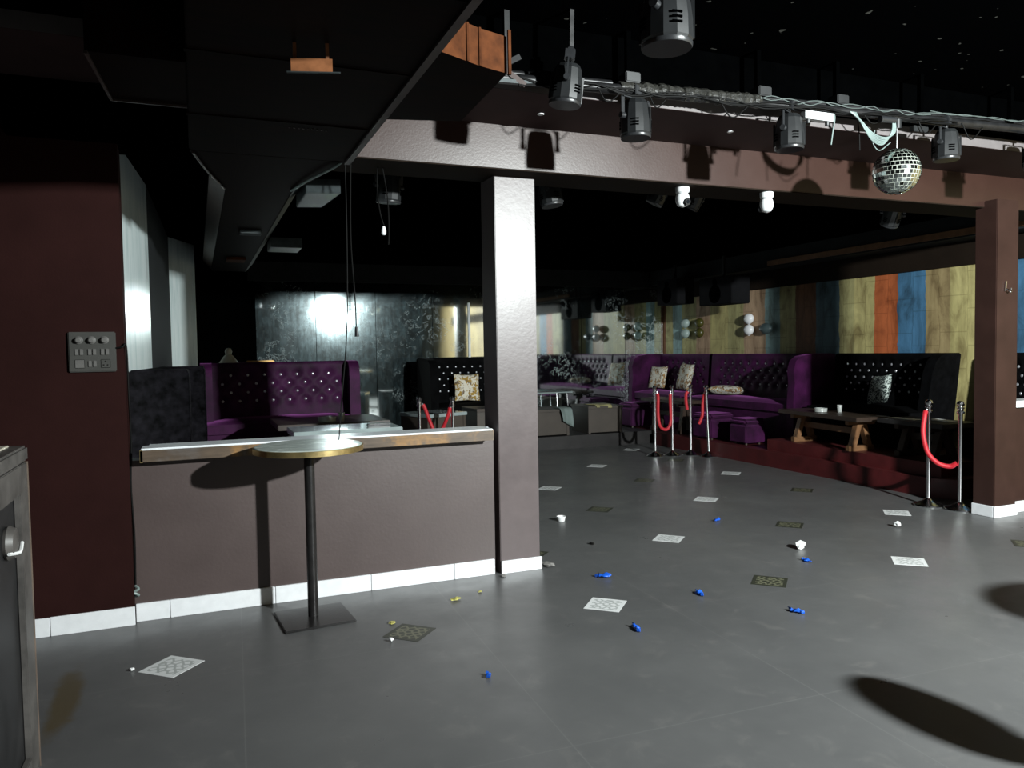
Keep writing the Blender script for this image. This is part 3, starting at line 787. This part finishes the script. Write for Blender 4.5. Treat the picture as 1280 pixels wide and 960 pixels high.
# side outlets on the far run
MB().prism([(.74,5.50),(.97,5.45),(.92,6.0),(.74,6.05)], ZD+.0, ZD+.10).build('side_outlet', M['duct_silver'], D, bev=.004)
MB().prism([(.74,8.2),(1.05,8.2),(1.05,8.6),(.74,8.6)], ZD-.02, ZD+.08).build('side_outlet', M['duct_silver'], D, bev=.004)
MB().box(.40,7.25,ZD-.03,.58,7.40,ZD).build('patch', M['duct_silver'], D)
MB().box(.36,9.3,ZD-.03,.56,9.6,ZD).build('patch', M['copper'], D)

# hanging wires and cables
def cable(name, pts, r, m, label, cat='cable', k=8):
    o = MB().tube(smoothpts(pts, k), r, 6).build(name, m, smooth=1.5); tag(o, label, cat); return o
cable('loose_cable',[(.63,5.42,2.652),(.70,5.0,2.645),(.80,4.62,2.65),(.875,4.56,2.72),(.885,4.60,2.77)],.007,M['cable_white'],'pale cable draped along the edge of the black duct under the beam')
cable('hanging_wire',[(.87,4.72,2.75),(.868,4.715,2.2),(.85,4.69,1.7),(.80,4.655,1.25),(.775,4.63,1.03)],.004,M['cable_black'],'black wire hanging from the beam down to the round table top')
hw = empty('plug_wire',(.905,4.72,2.75)); tag(hw,'black wire ending in a small plug, hanging from the beam over the ledge','cable')
MB().tube(smoothpts([(0,0,0),(-.012,0,-.5),(.004,0,-.85),(.008,0,-1.05)]), .004, 6).build('wire', M['cable_black'], hw)
MB().cyl((.008,0,-1.04),(.010,0,-1.10),.009,.014,10).build('plug', M['black_plastic'], hw)
hc = empty('pendant_cable',(1.15,4.95,2.75)); tag(hc,'thin looped cable with a white connector hanging below the beam','cable')
MB().tube(smoothpts([(-.03,0,0),(-.035,0,-.15),(-.02,0,-.30),(.01,0,-.40)]), .004, 6).build('wire', M['cable_black'], hc)
MB().tube(smoothpts([(.0,0,0),(.03,0,-.2),(.035,0,-.4),(.03,0,-.5)]), .004, 6).build('wire', M['cable_black'], hc)
MB().lathe([(.010,-.44),(.016,-.43),(.016,-.41),(.009,-.385)], n=12).build('connector', M['white_plastic'], hc)
cable('wall_cable',[(-.42,4.886,1.60),(-.385,4.882,1.605),(-.365,4.89,1.60),(-.362,4.895,1.3),(-.362,4.93,1.05),(-.372,4.94,.8),(-.364,4.945,.5),(-.368,4.945,.22)],.005,M['cable_black'],'thin black cable running down the corner from the switch panel')
o = MB().tube(smoothpts([(-.368,4.935,.215),(-.352,4.915,.20),(-.376,4.91,.185),(-.352,4.915,.165),(-.370,4.935,.155)]), .008, 8).build('cable_end', M['cable_white']); tag(o,'white knotted cable end above the skirting in the corner','cable end')

# ------------------------------------------------------------------ switch panel
sp = empty('switch_panel',(-.535,4.9,1.58)); tag(sp,'grey switch panel with knobs and rockers on the red brown wall','switch panel')
MB().box(-.118,-.022,-.112,.118,0,.112).build('plate', M['plate_grey'], sp, bev=.005)
for k in range(3):
    MB().lathe([(.022,0),(.022,.006),(.016,.010),(.015,.026),(.011,.029)], n=20).rot(Matrix.Rotation(PI/2,4,'X')).build('knob', M['switch_grey'], sp, loc=(-.066+k*.064,-.022,.066))
    for q in (-1,1):
        MB().box(-.0085,-.008,-.017,.0085,0,.017).build('rocker', M['switch_grey'], sp, bev=.002, loc=(-.066+k*.064+q*.012,-.022,.0))
for q in (-1,1): MB().box(-.0085,-.007,-.017,.0085,0,.017).build('rocker', M['switch_grey'], sp, bev=.002, loc=(-.002+q*.012,-.022,-.066))
MB().box(-.024,-.004,-.024,.024,0,.024).build('blank_cover', M['switch_grey'], sp, bev=.002, loc=(-.064,-.022,-.066))
skt = MB().box(-.024,-.004,-.024,.024,0,.024).build('socket', M['plate_grey'], sp, bev=.002, loc=(.064,-.022,-.066))
for x,z in ((-.010,-.008),(.010,-.008),(0,.012)):
    MB().cyl((x,-.0055,z),(x,-.003,z),.0045,n=10).build('socket_pin', M['chrome'], skt)

# ------------------------------------------------------------------ bar counter at the left edge
bc = empty('bar_counter',(-.595,2.4,0)); tag(bc,'dark bar counter with cream top at the left edge of the floor','bar counter')
MB().box(-.72,-.9,0,-.025,.935,1.165).build('body', M['counter_dark'], bc)
MB().box(-.74,-.92,1.168,.0,.95,1.225).build('countertop', M['counter_frame'], bc, bev=.008)
MB().box(-.70,-.9,1.225,-.05,.90,1.232).build('top_inlay', M['cream'], bc, bev=.002)
mb = MB(); mb.box(-.025,.80,0,-.002,.935,1.165); mb.box(-.025,-.9,1.06,-.002,.80,1.165); mb.box(-.025,-.9,0,-.002,.80,.10)
mb.build('face_frame', M['counter_frame'], bc, bev=.003)
MB().box(-.72,.936,0,.0,.945,1.165).build('end_panel', M['counter_side'], bc)
kn = MB().lathe([(.055,0),(.06,.01),(.05,.03),(.02,.035)], n=20).rot(Matrix.Rotation(PI/2,4,'Y')).build('round_boss', M['counter_frame'], bc, loc=(-.025,.66,.92))
o = MB().tube(smoothpts([(-.60,3.00,.895),(-.583,3.06,.885),(-.58,3.08,.89),(-.585,3.13,.905)]), .006, 6).add([], []).build('ribbon', M['paper'])
tag(o,'white ribbon tied to the front of the dark bar counter','ribbon')

# ------------------------------------------------------------------ lighting bar and stage lights
B0 = Vector((1.60,4.02,3.06)); B1 = Vector((6.3,3.86,3.13))
def bar_at(x): return B0 + (B1-B0)*((x-B0.x)/(B1.x-B0.x))
TB = empty('lighting_bar',(0,0,0)); tag(TB,'long black overhead lighting bar hung below the ceiling with wires along it','lighting bar')
MB().cyl(B0, B1, .030, n=18).build('pipe', M['pipe'], TB)
MB().cyl(B0+Vector((.0,.07,.055)), B1+Vector((0,.07,.055)), .020, n=12).build('rear_pipe', M['pipe'], TB)
for x in (2.42,3.35,3.98,4.72,5.6):
    p = bar_at(x); MB().bar(p+Vector((0,.02,.0)),(p.x,p.y+.02,CZ),.03,.03).build('hanger', M['black_paint'], TB)
for x in (2.0,2.42,3.36,3.98):
    p = bar_at(x); MB().box(p.x-.05,p.y-.045,p.z+.035,p.x+.05,p.y+.045,p.z+.095).build('clamp', M['grey_plastic'], TB, bev=.006)
random.seed(3)
rr = [.036+random.uniform(-.003,.009) for _ in range(60)]
pts = [bar_at(2.35+1.0*k/59)+Vector((0,random.uniform(-.004,.004),.012+random.uniform(-.005,.005))) for k in range(60)]
MB().tube(pts, rr, 9).build('film_wrap', M['foil'], TB, smooth=0)
def bundle(name, x0, x1, n, m, off, r=.004, amp=.02):
    mb = MB()
    for k in range(n):
        ph = random.uniform(0,6); pts = []
        for i in range(15):
            x = x0+(x1-x0)*i/14; p = bar_at(x)
            pts.append(p+Vector((0, off[0]+random.uniform(-.008,.008), off[1]+amp*math.sin(2.1*i+ph)*.5+random.uniform(-amp,amp)*.4)))
        mb.tube(smoothpts(pts,3), r, 5)
    return mb.build(name, m, TB, smooth=1.5)
bundle('black_wiring',1.7,5.0,4,M['cable_black'],(-.036,-.02),.005,.035)
bundle('white_wiring',3.3,4.75,2,M['wire_grey'],(-.034,.025),.003,.025)
bundle('far_wiring',4.75,6.2,2,M['wire_grey'],(-.03,.045),.003,.008)
for k in range(7):
    mb = MB()
    x = 2.1+.5*k+random.uniform(-.1,.1); p = bar_at(x); w = random.uniform(.1,.25); dd = random.uniform(.05,.12)
    mb.tube(smoothpts([p+Vector((0,-.03,-.01)),p+Vector((w*.4,-.035,-dd)),p+Vector((w,-.03,-.02))],6),.0045,5)
    mb.build('sagging_wire', M['cable_black'], TB, smooth=1.5)
p = bar_at(3.75)
jb = MB().box(3.66,p.y-.055,p.z-.085,3.90,p.y-.005,p.z-.035).build('ballast_box', M['white_plastic'], TB, bev=.004)
for x in (3.70,3.86): MB().cyl((x,p.y-.03,p.z-.11),(x,p.y-.03,p.z-.085),.014,n=10).build('gland', M['black_plastic'], TB)
MB().box(4.63,p.y-.04,p.z-.075,4.77,p.y-.0,p.z-.035).build('motor_bracket', M['grey_plastic'], TB, bev=.003)
# coil of pale cables
cc = empty('cable_coil', tuple(bar_at(4.22)+Vector((0,-.05,0)))); tag(cc,'pale cable bundle drooping from the lighting bar left of the mirror ball','cable bundle')
for k in range(6):
    a = .020*k
    MB().tube(smoothpts([(-.20+a*.5,-.0,-.02),(-.12,-.01-a*.3,-.07-a*.6),(-.02,-.015,-.145-a*.5),(.10,-.012+a*.2,-.165-a*.4),(.19-a*.3,-.01,-.12),(.20-a*.2,0,-.03)],7),.005,6).build('strand', M['cable_white'], cc, smooth=1.5)
MB().cyl((.06,-.005,-.045),(.19,-.005,-.04),.022,n=12).build('connector', M['black_plastic'], cc)
MB().tube(smoothpts([(.02,0,-.12),(.0,0,-.20),(.06,0,-.25),(.16,0,-.19)]),.0035,5).build('loose_strand', M['cable_white'], cc, smooth=1.5)
mb = MB()
cable('dangling_wire',[bar_at(3.91)+Vector((0,-.02,-.025)),bar_at(3.90)+Vector((0,-.05,-.06)),bar_at(3.885)+Vector((0,-.05,-.15)),bar_at(3.87)+Vector((0,-.05,-.24))],.005,M['cable_white'],'white wire end dangling right of the white ballast box')
cable('dangling_wire',[bar_at(4.095)+Vector((0,-.02,-.025)),bar_at(4.10)+Vector((0,-.04,-.06)),bar_at(4.115)+Vector((0,-.04,-.15)),bar_at(4.12)+Vector((0,-.04,-.26))],.004,M['cable_black'],'dark wire end dangling between the ballast box and the cable bundle')

def scanner_proto(bar=True):
    """stage light hanging at the origin: clamp at z=0, lens facing down"""
    r = empty('stage_light',(0,0,0))
    mb = MB(); mb.box(-.03,-.035,-.03,.03,.035,.035); mb.box(-.014,-.02,.03,.014,.02,.06)
    mb.build('clamp', M['black_plastic'], r, bev=.004)
    mb = MB()
    mb.bar((-.125,0,-.055),(.125,0,-.055),.03,.008); 
    for s in (-1,1): mb.bar((s*.125,0,-.055),(s*.125,0,-.20),.008,.03,(1,0,0))
    mb.cyl((0,0,-.03),(0,0,-.055),.012,n=10)
    mb.build('yoke', M['black_plastic'], r)
    prof = [(.04,-.062),(.075,-.07),(.092,-.10),(.098,-.14),(.108,-.22),(.110,-.30),(.102,-.315)]
    body = MB().lathe(prof, n=12, ph=PI/12).build('housing', M['grey_plastic'], r, smooth=.35)
    for a in range(4):
        mb = MB()
        for k in range(3): mb.box(-.022,-.004,-.222-.02*k,.022,.004,-.213-.02*k)
        v = mb.rot(Matrix.Rotation(a*PI/2+PI/4,4,'Z') @ Matrix.Translation((0,-.108,0))).build('vent', M['black_paint'], body)
    for a in range(2):
        MB().box(-.006,-.008,-.30,.006,.008,-.13).rot(Matrix.Rotation(a*PI+.35,4,'Z') @ Matrix.Translation((0,-.108,0))).build('rib', M['grey_plastic'], body)
    MB().lathe([(.104,-.330),(.108,-.322),(.108,-.312),(.09,-.308)], n=24).build('bezel', M['black_plastic'], r)
    MB().lathe([(.088,-.329),(.085,-.322)], n=24).build('lens', M['lens'], r)
    for s in (-1,1): MB().cyl((s*.108,0,-.185),(s*.145,0,-.185),.020,n=12).build('knob', M['black_plastic'], r)
    return r
SP = scanner_proto()
def place_light(loc, rot, sc, label, first=[True]):
    o = SP if first[0] else copy_tree(SP)
    first[0] = False
    o.location = loc; o.rotation_euler = rot; o.scale = (sc,)*3
    tag(o, label, 'stage light', 'black stage lights'); return o
q = bar_at(2.45); place_light((q.x,q.y-.01,q.z-.005),(0,0,.25),.84,'grey black stage light on the lighting bar, second from its left end')
q = bar_at(3.57); place_light((q.x,q.y-.01,q.z-.005),(0,0,.5),.84,'stage light on the lighting bar left of the white ballast box')
q = bar_at(4.93); place_light((q.x,q.y-.01,q.z-.01),(0,0,.3),.80,'stage light on the lighting bar just right of the mirror ball')
q = bar_at(5.85); place_light((q.x,q.y-.01,q.z-.01),(0,0,.1),.84,'stage light at the right end of the lighting bar, out past the right column')
place_light((1.97,3.88,3.18),(.12,0,1.1),.84,'shiny stage light hanging at the left end of the lighting bar')
place_light((1.88,2.80,3.14),(0,0,.6),1.0,'stage light hanging near the ceiling at the top edge, above the lighting bar')
place_light((1.36,5.62,2.93),(.1,0,.3),.85,'dim stage light under the back ceiling, left of the grey column')
place_light((2.58,5.50,2.93),(-.15,0,.9),.80,'dim stage light under the back ceiling right beside the top of the grey column')
place_light((3.62,5.42,2.93),(.5,0,.9),.66,'tilted stage light behind the round white camera under the beam')
place_light((4.05,5.50,2.93),(.6,.2,.2),.66,'tilted stage light between the two white cameras under the beam')
place_light((6.25,5.45,2.93),(.55,.2,-.6),.80,'tilted stage light under the back ceiling below the mirror ball')
# hanger rods for the light at the left end and the one near the ceiling
o = MB().bar((1.97,3.86,3.22),(1.975,3.86,CZ),.025,.012).build('hanger_strap', M['chrome']); tag(o,'bright metal strap holding the leftmost stage light to the ceiling','strap')
o = MB().bar((1.88,2.8,3.18),(1.88,2.8,CZ),.03,.03).build('hanger_rod', M['pipe']); tag(o,'short rod holding the stage light at the top edge to the ceiling','rod')
# clutter of brackets near the left end
cb = empty('bracket_cluster',(1.62,4.0,3.06)); tag(cb,'cluster of metal brackets where the lighting bar ends beside the duct','brackets')
MB().bar((-.10,0,.10),(.12,-.02,-.04),.02,.03).build('bracket', M['duct_edge'], cb)
MB().bar((-.12,.02,.0),(.10,0,.12),.02,.03).build('bracket', M['pipe'], cb)
MB().bar((-.08,-.01,-.03),(.20,-.01,-.02),.03,.02).build('bracket', M['duct_silver'], cb)
MB().bar((.02,0,.0),(.02,0,CZ-3.06),.03,.03).build('post', M['pipe'], cb)

# ------------------------------------------------------------------ mirror ball
q = Vector((4.46,3.90,2.725)); R_ = .153
mbx = empty('mirror_ball', tuple(q)); tag(mbx,'mirror ball hanging below the lighting bar at upper right','mirror ball')
MB().lathe([(R_*.992*math.sin(PI*k/16)+.0005, -R_*.992*math.cos(PI*k/16)) for k in range(17)], n=32).build('core', M['grout'], mbx)
mb = MB(); rows = 17
random.seed(11)
for k in range(rows):
    a0 = -PI/2 + PI*k/rows; a1 = a0 + PI/rows; am = (a0+a1)/2
    n = max(4, int(round(2*PI*math.cos(am)/(PI/rows))))
    for i in range(n):
        t0 = 2*PI*i/n; t1 = 2*PI*(i+1)/n; g = .07
        ta, tb = t0+(t1-t0)*g, t1-(t1-t0)*g; aa, ab = a0+(a1-a0)*g, a1-(a1-a0)*g
        c = Vector((math.cos(am)*math.cos((t0+t1)/2), math.cos(am)*math.sin((t0+t1)/2), math.sin(am)))
        jit = Vector((random.uniform(-1,1),random.uniform(-1,1),random.uniform(-1,1)))*.05
        nn = (c+jit).normalized()
        vs = []
        for aq, tq in ((aa,ta),(aa,tb),(ab,tb),(ab,ta)):
            p = Vector((math.cos(aq)*math.cos(tq), math.cos(aq)*math.sin(tq), math.sin(aq)))
            s = R_*c.dot(nn)/p.dot(nn); vs.append(p*s)
        b = [v*.985 for v in vs]
        mb.add(vs+b, [(0,1,2,3),(7,6,5,4),(0,4,5,1),(1,5,6,2),(2,6,7,3),(3,7,4,0)])
mb.build('mirror_tiles', simple('mirror_tile_glass',(.60,.66,.64),.13,1,var=.5,scale=25), mbx, smooth=0)
MB().cyl((0,0,R_*.95),(0,0,bar_at(4.46).z-.06-q.z),.005,n=8).build('rod', M['chrome'], mbx)
MB().cyl((0,0,bar_at(4.46).z-.09-q.z),(0,0,bar_at(4.46).z-.031-q.z),.03,n=16).build('motor', M['grey_plastic'], mbx)

# ------------------------------------------------------------------ security cameras under the beam
def dome(loc, rz, label, long=1.):
    r = empty('security_camera', loc, rz); tag(r, label, 'camera', 'white security cameras under the beam')
    MB().lathe([(.036,-.055*long),(.050,-.045*long),(.052,0),(.046,.0)], n=24).build('mount', M['white_plastic'], r)
    MB().lathe([(.008,-.155*long),(.035,-.145*long),(.05,-.115*long),(.052,-.085*long),(.045,-.06*long),(.03,-.055*long)], n=24).build('head', M['white_plastic'], r)
    MB().cyl((0,-.030,-.118*long),(0,-.058,-.122*long),.030,.026,n=20).build('bezel', M['black_plastic'], r)
    MB().cyl((0,-.057,-.122*long),(0,-.062,-.122*long),.014,n=16).build('lens', M['lens'], r)
dome((3.39,4.86,2.75),.15,'white security camera with a black lens, under the beam left of the other one')
dome((4.14,4.82,2.75),PI+.5,'white security camera seen from behind, under the beam right of the other one',1.05)
# small spotlights let into the soffit
for k,(x,y) in enumerate([(2.05,4.45),(3.45,4.38),(5.55,4.45)]):
    o = MB().lathe([(.018,3.024),(.022,3.027),(.022,3.031)], n=16).build('recessed_spotlight', M['white_plastic']); o.location=(x,y,0)
    tag(o, ['tiny white recessed spotlight in the soffit above the grey column','tiny white recessed spotlight in the soffit above the white camera','tiny white recessed spotlight in the soffit right of the mirror ball'][k],'spotlight')

# ------------------------------------------------------------------ speakers and balloons by the plank wall
def speaker(loc, w, d, h, label):
    r = empty('loudspeaker', loc); tag(r, label, 'loudspeaker', 'black loudspeakers near the plank wall')
    MB().box(-d/2,-w/2,-h,d/2,w/2,0).build('cabinet', M['speaker'], r, bev=.01)
    MB().cyl((-d/2-.004,0,-h*.62),(-d/2+.005,0,-h*.62),min(w,h)*.33,n=28).build('cone', M['black_paint'], r)
    MB().cyl((-d/2-.004,0,-h*.2),(-d/2+.005,0,-h*.2),min(w,h)*.13,n=20).build('tweeter', M['black_paint'], r)
    MB().bar((0,0,-.01),(0,0,2.95-loc[2]),.04,.04).build('bracket', M['pipe'], r)
speaker((7.55,11.05,2.70),.60,.34,.42,'black loudspeaker hung above the far purple sofa, left of the other one')
speaker((7.55,9.75,2.62),.80,.34,.42,'wide black loudspeaker hung above the long purple sofa')
def balloons(y, z0, z1, m, label, name='balloon', r=.082, x=8.03):
    for k, z in enumerate((z0, z1)):
        o = empty(name,(x,y,z)); tag(o, label[k], 'balloon', 'pairs of balloons on the plank wall')
        MB().lathe([(.006,-r*1.02),(r*.35,-r*.95),(r*.75,-r*.68),(r*.97,-r*.25),(r,.1*r),(r*.9,.5*r),(r*.6,.83*r),(r*.25,.98*r),(.005,r)], n=24, sx=.8, sy=1.15).build('skin', m, o, smooth=1.5)
        MB().lathe([(.004,-r*1.02),(.012,-r*1.12),(.013,-r*1.13)], n=10).build('knot', m, o)
balloons(11.04,1.97,1.80,M['balloon_olive'],['dark olive balloon, upper of the dark pair on the plank wall','dark olive balloon, lower of the dark pair on the plank wall'])
balloons(11.45,1.98,1.80,M['balloon_blue'],['pale blue grey balloon, upper one left of the dark olive pair','pale blue grey balloon, lower one left of the dark olive pair'])
balloons(9.76,1.985,1.81,M['balloon_white'],['white balloon, upper of the white pair on the plank wall','white balloon, lower of the white pair on the plank wall'])
o = empty('balloon',(8.03,9.37,1.82)); tag(o,'dark blue grey balloon right of the lower white balloon','balloon','pairs of balloons on the plank wall')
MB().lathe([(.006,-.087),(.05,-.07),(.082,-.02),(.085,.01),(.05,.07),(.005,.085)], n=24, sx=.8, sy=1.5).build('skin', M['balloon_dark'], o, smooth=1.5)
# hook on right column
hk = empty('wall_hook',(6.60,4.63,2.0)); tag(hk,'small bright metal hook on the dark red right column','hook')
MB().bar((-.01,-.01,.0),(.0,-.01,.085),.012,.008).build('shank', M['chrome'], hk)
MB().tube(smoothpts([(.0,-.012,.02),(.015,-.04,-.01),(.03,-.035,.0),(.035,-.03,.025)]),.006,8).build('hook', M['chrome'], hk)

# ------------------------------------------------------------------ litter on the floor
def crumple(name, loc, s, m, label, seed, flat=.5, cat='litter', group=None):
    random.seed(seed); bm = bmesh.new(); bmesh.ops.create_icosphere(bm, subdivisions=2, radius=1)
    for v in bm.verts:
        k = 1+random.uniform(-.35,.35); v.co = Vector((v.co.x*k*s[0], v.co.y*k*s[1], v.co.z*k*s[2]))
    zmin = min(v.co.z for v in bm.verts)
    mb = MB(); mb.add([(v.co.x, v.co.y, v.co.z-zmin) for v in bm.verts], [[v.index for v in f.verts] for f in bm.faces]); bm.free()
    o = mb.build(name, m, smooth=0); o.location = (loc[0], loc[1], .001); o.rotation_euler.z = random.uniform(0,6)
    tag(o, label, cat, group); return o
def burst(loc, L, seed, label):
    """burst balloon: ragged flat flap of rubber with a rolled neck"""
    random.seed(seed); r = empty('burst_balloon',(loc[0],loc[1],.001),random.uniform(0,6)); tag(r, label,'burst balloon','blue burst balloons on the floor')
    n = 9; vs=[]; fs=[]
    for i in range(n+1):
        for j in range(5):
            u=i/n; v=j/4-.5; w=L*.55*math.sin(PI*min(.92,u*.9+.12))**.6
            vs.append(((u-.5)*L+random.uniform(-.006,.006), v*w+random.uniform(-.008,.008), .006+.35*L*abs(math.sin(4.2*u+seed))*(.5-abs(v))*1.2+random.uniform(0,.008)))
    for i in range(n):
        for j in range(4):
            a=i*5+j; fs.append((a,a+1,a+6,a+5))
    o = MB().add(vs,fs).build('skin', M['blue_rubber'], r, smooth=1)
    md=o.modifiers.new('t','SOLIDIFY'); md.thickness=.005
    MB().tube([(-L*.5,0,.010),(-L*.62,.006,.010),(-L*.70,-.004,.012)],[.012,.009,.011],8).build('neck', M['blue_rubber'], r)
for k,(x,y,L,lb) in enumerate([(2.52,4.54,.085,'blue burst balloon right of the grey column base, beyond the near white inlay tile'),
 (2.88,3.98,.075,'blue burst balloon between the near white inlay tile and the dark inlay tile'),
 (2.20,3.62,.07,'blue burst balloon just in front of the near white inlay tile'),
 (4.25,5.60,.075,'farthest blue burst balloon, in front of a far white inlay tile'),
 (4.01,4.25,.07,'blue burst balloon lying just in front of the white crumpled paper'),
 (3.18,3.47,.075,'blue burst balloon in front of the dark inlay tile'),
 (1.24,3.38,.03,'tiny blue balloon scrap alone on the near floor')]):
    burst((x,y),L,k+2,lb)
pp = crumple('crumpled_paper',(4.23,4.55),(.05,.035,.028),M['paper'],'white crumpled paper on the floor behind a blue burst balloon',4)
crumple('crumpled_paper',(5.45,4.74),(.03,.025,.022),M['paper'],'small white paper ball in front of the white inlay tile by the stanchions',6)
crumple('paper_scrap',(.92,4.01),(.012,.010,.010),M['paper'],'tiny white scrap at the edge of the dark inlay tile by the bar table',8)
crumple('paper_scrap',(-.34,4.17),(.012,.010,.008),M['paper'],'tiny white scrap beside the leftmost white inlay tile',9)
cu = empty('paper_cup',(3.01,6.22,.0)); tag(cu,'small white cup lying on the floor right of the grey column','cup')
MB().lathe([(.030,0),(.032,.004),(.042,.045),(.039,.045),(.029,.006)], n=18).build('cup', M['paper'], cu)
crumple('yellow_scrap',(1.45,4.52),(.030,.022,.008),M['yellow_scrap'],'yellow scrap on the floor in front of the low wall skirting',12)
crumple('yellow_scrap',(1.64,4.60),(.014,.010,.005),M['yellow_scrap'],'small yellow scrap close to the grey column skirting',13)
crumple('yellow_scrap',(.99,4.28),(.022,.018,.006),M['yellow_scrap'],'yellow scrap just behind the dark inlay tile by the bar table',14)
crumple('black_scrap',(2.86,5.36),(.03,.012,.008),M['black_scrap'],'small black scrap on the floor right of the grey column',15)
crumple('plaster_rubble',(2.29,4.96),(.045,.06,.012),M['grey_rubble'],'grey plaster rubble at the right foot of the grey column',16)
crumple('plaster_rubble',(1.90,4.85),(.018,.014,.006),M['grey_rubble'],'small grey chip in front of the grey column skirting',17)

# ------------------------------------------------------------------ flood lamp that lights the room (out of frame, seen in the mirror)
LP = Vector((4.33,-1.40,3.0))
aim = Vector((5.8,9.4,1.35))
dv = (aim-LP).normalized()
FLm = empty('flood_lamp', tuple(LP)); tag(FLm,'bright white flood lamp hung under the ceiling','flood lamp')
FLm.rotation_mode = 'QUATERNION'; FLm.rotation_quaternion = dv.to_track_quat('-Z','Y')
MB().box(-.13,-.10,.005,.13,.10,.06).build('housing', M['black_plastic'], FLm, bev=.008)
MB().box(-.11,-.08,.001,.11,.08,.0045).build('lens', M['lamp_lens'], FLm)
mb = MB()
for k in range(7): mb.box(-.12+.035*k,-.09,.06,-.112+.035*k,.09,.085)
mb.build('heat_sink', M['grey_plastic'], FLm)
MB().bar((0,.0,.06),(0,.42,.10),.03,.012).build('bracket', M['pipe'], FLm)
L = bpy.data.lights.new('flood_light','AREA'); L.shape='RECTANGLE'; L.size=.20; L.size_y=.14; L.energy=1150; L.color=(.93,1.,.99)
lo = bpy.data.objects.new('flood_light', L); COL.objects.link(lo); lo.parent = FLm; lo.location=(0,0,-.004)

# ------------------------------------------------------------------ world, camera, view
w = bpy.data.worlds.new('World'); SC.world = w; w.use_nodes = True
w.node_tree.nodes['Background'].inputs[0].default_value = (.6,.7,.75,1); w.node_tree.nodes['Background'].inputs[1].default_value = .004
cam = bpy.data.cameras.new('camera'); co = bpy.data.objects.new('camera', cam); COL.objects.link(co)
cam.sensor_fit='HORIZONTAL'; cam.sensor_width=36; cam.lens=36*961/1280; cam.clip_start=.02
yaw=math.radians(22.3); pit=math.radians(2.5); rol=math.radians(.94)
F=Vector((math.sin(yaw)*math.cos(pit),math.cos(yaw)*math.cos(pit),-math.sin(pit)))
R0=Vector((math.cos(yaw),-math.sin(yaw),0)); U0=R0.cross(F)
Rv=R0*math.cos(rol)-U0*math.sin(rol); Uv=U0*math.cos(rol)+R0*math.sin(rol)
mw=Matrix((Rv,Uv,-F)).transposed().to_4x4(); mw.translation=(0,0,1.55); co.matrix_world=mw
SC.camera=co
vs=SC.view_settings; vs.view_transform='Standard'; vs.look='None'; vs.exposure=0; vs.gamma=1; vs.use_curve_mapping=False
cy=SC.cycles
cy.max_bounces=10; cy.glossy_bounces=6; cy.diffuse_bounces=4; cy.caustics_reflective=True; cy.blur_glossy=1.5
cy.sample_clamp_indirect=250; cy.use_denoising=True
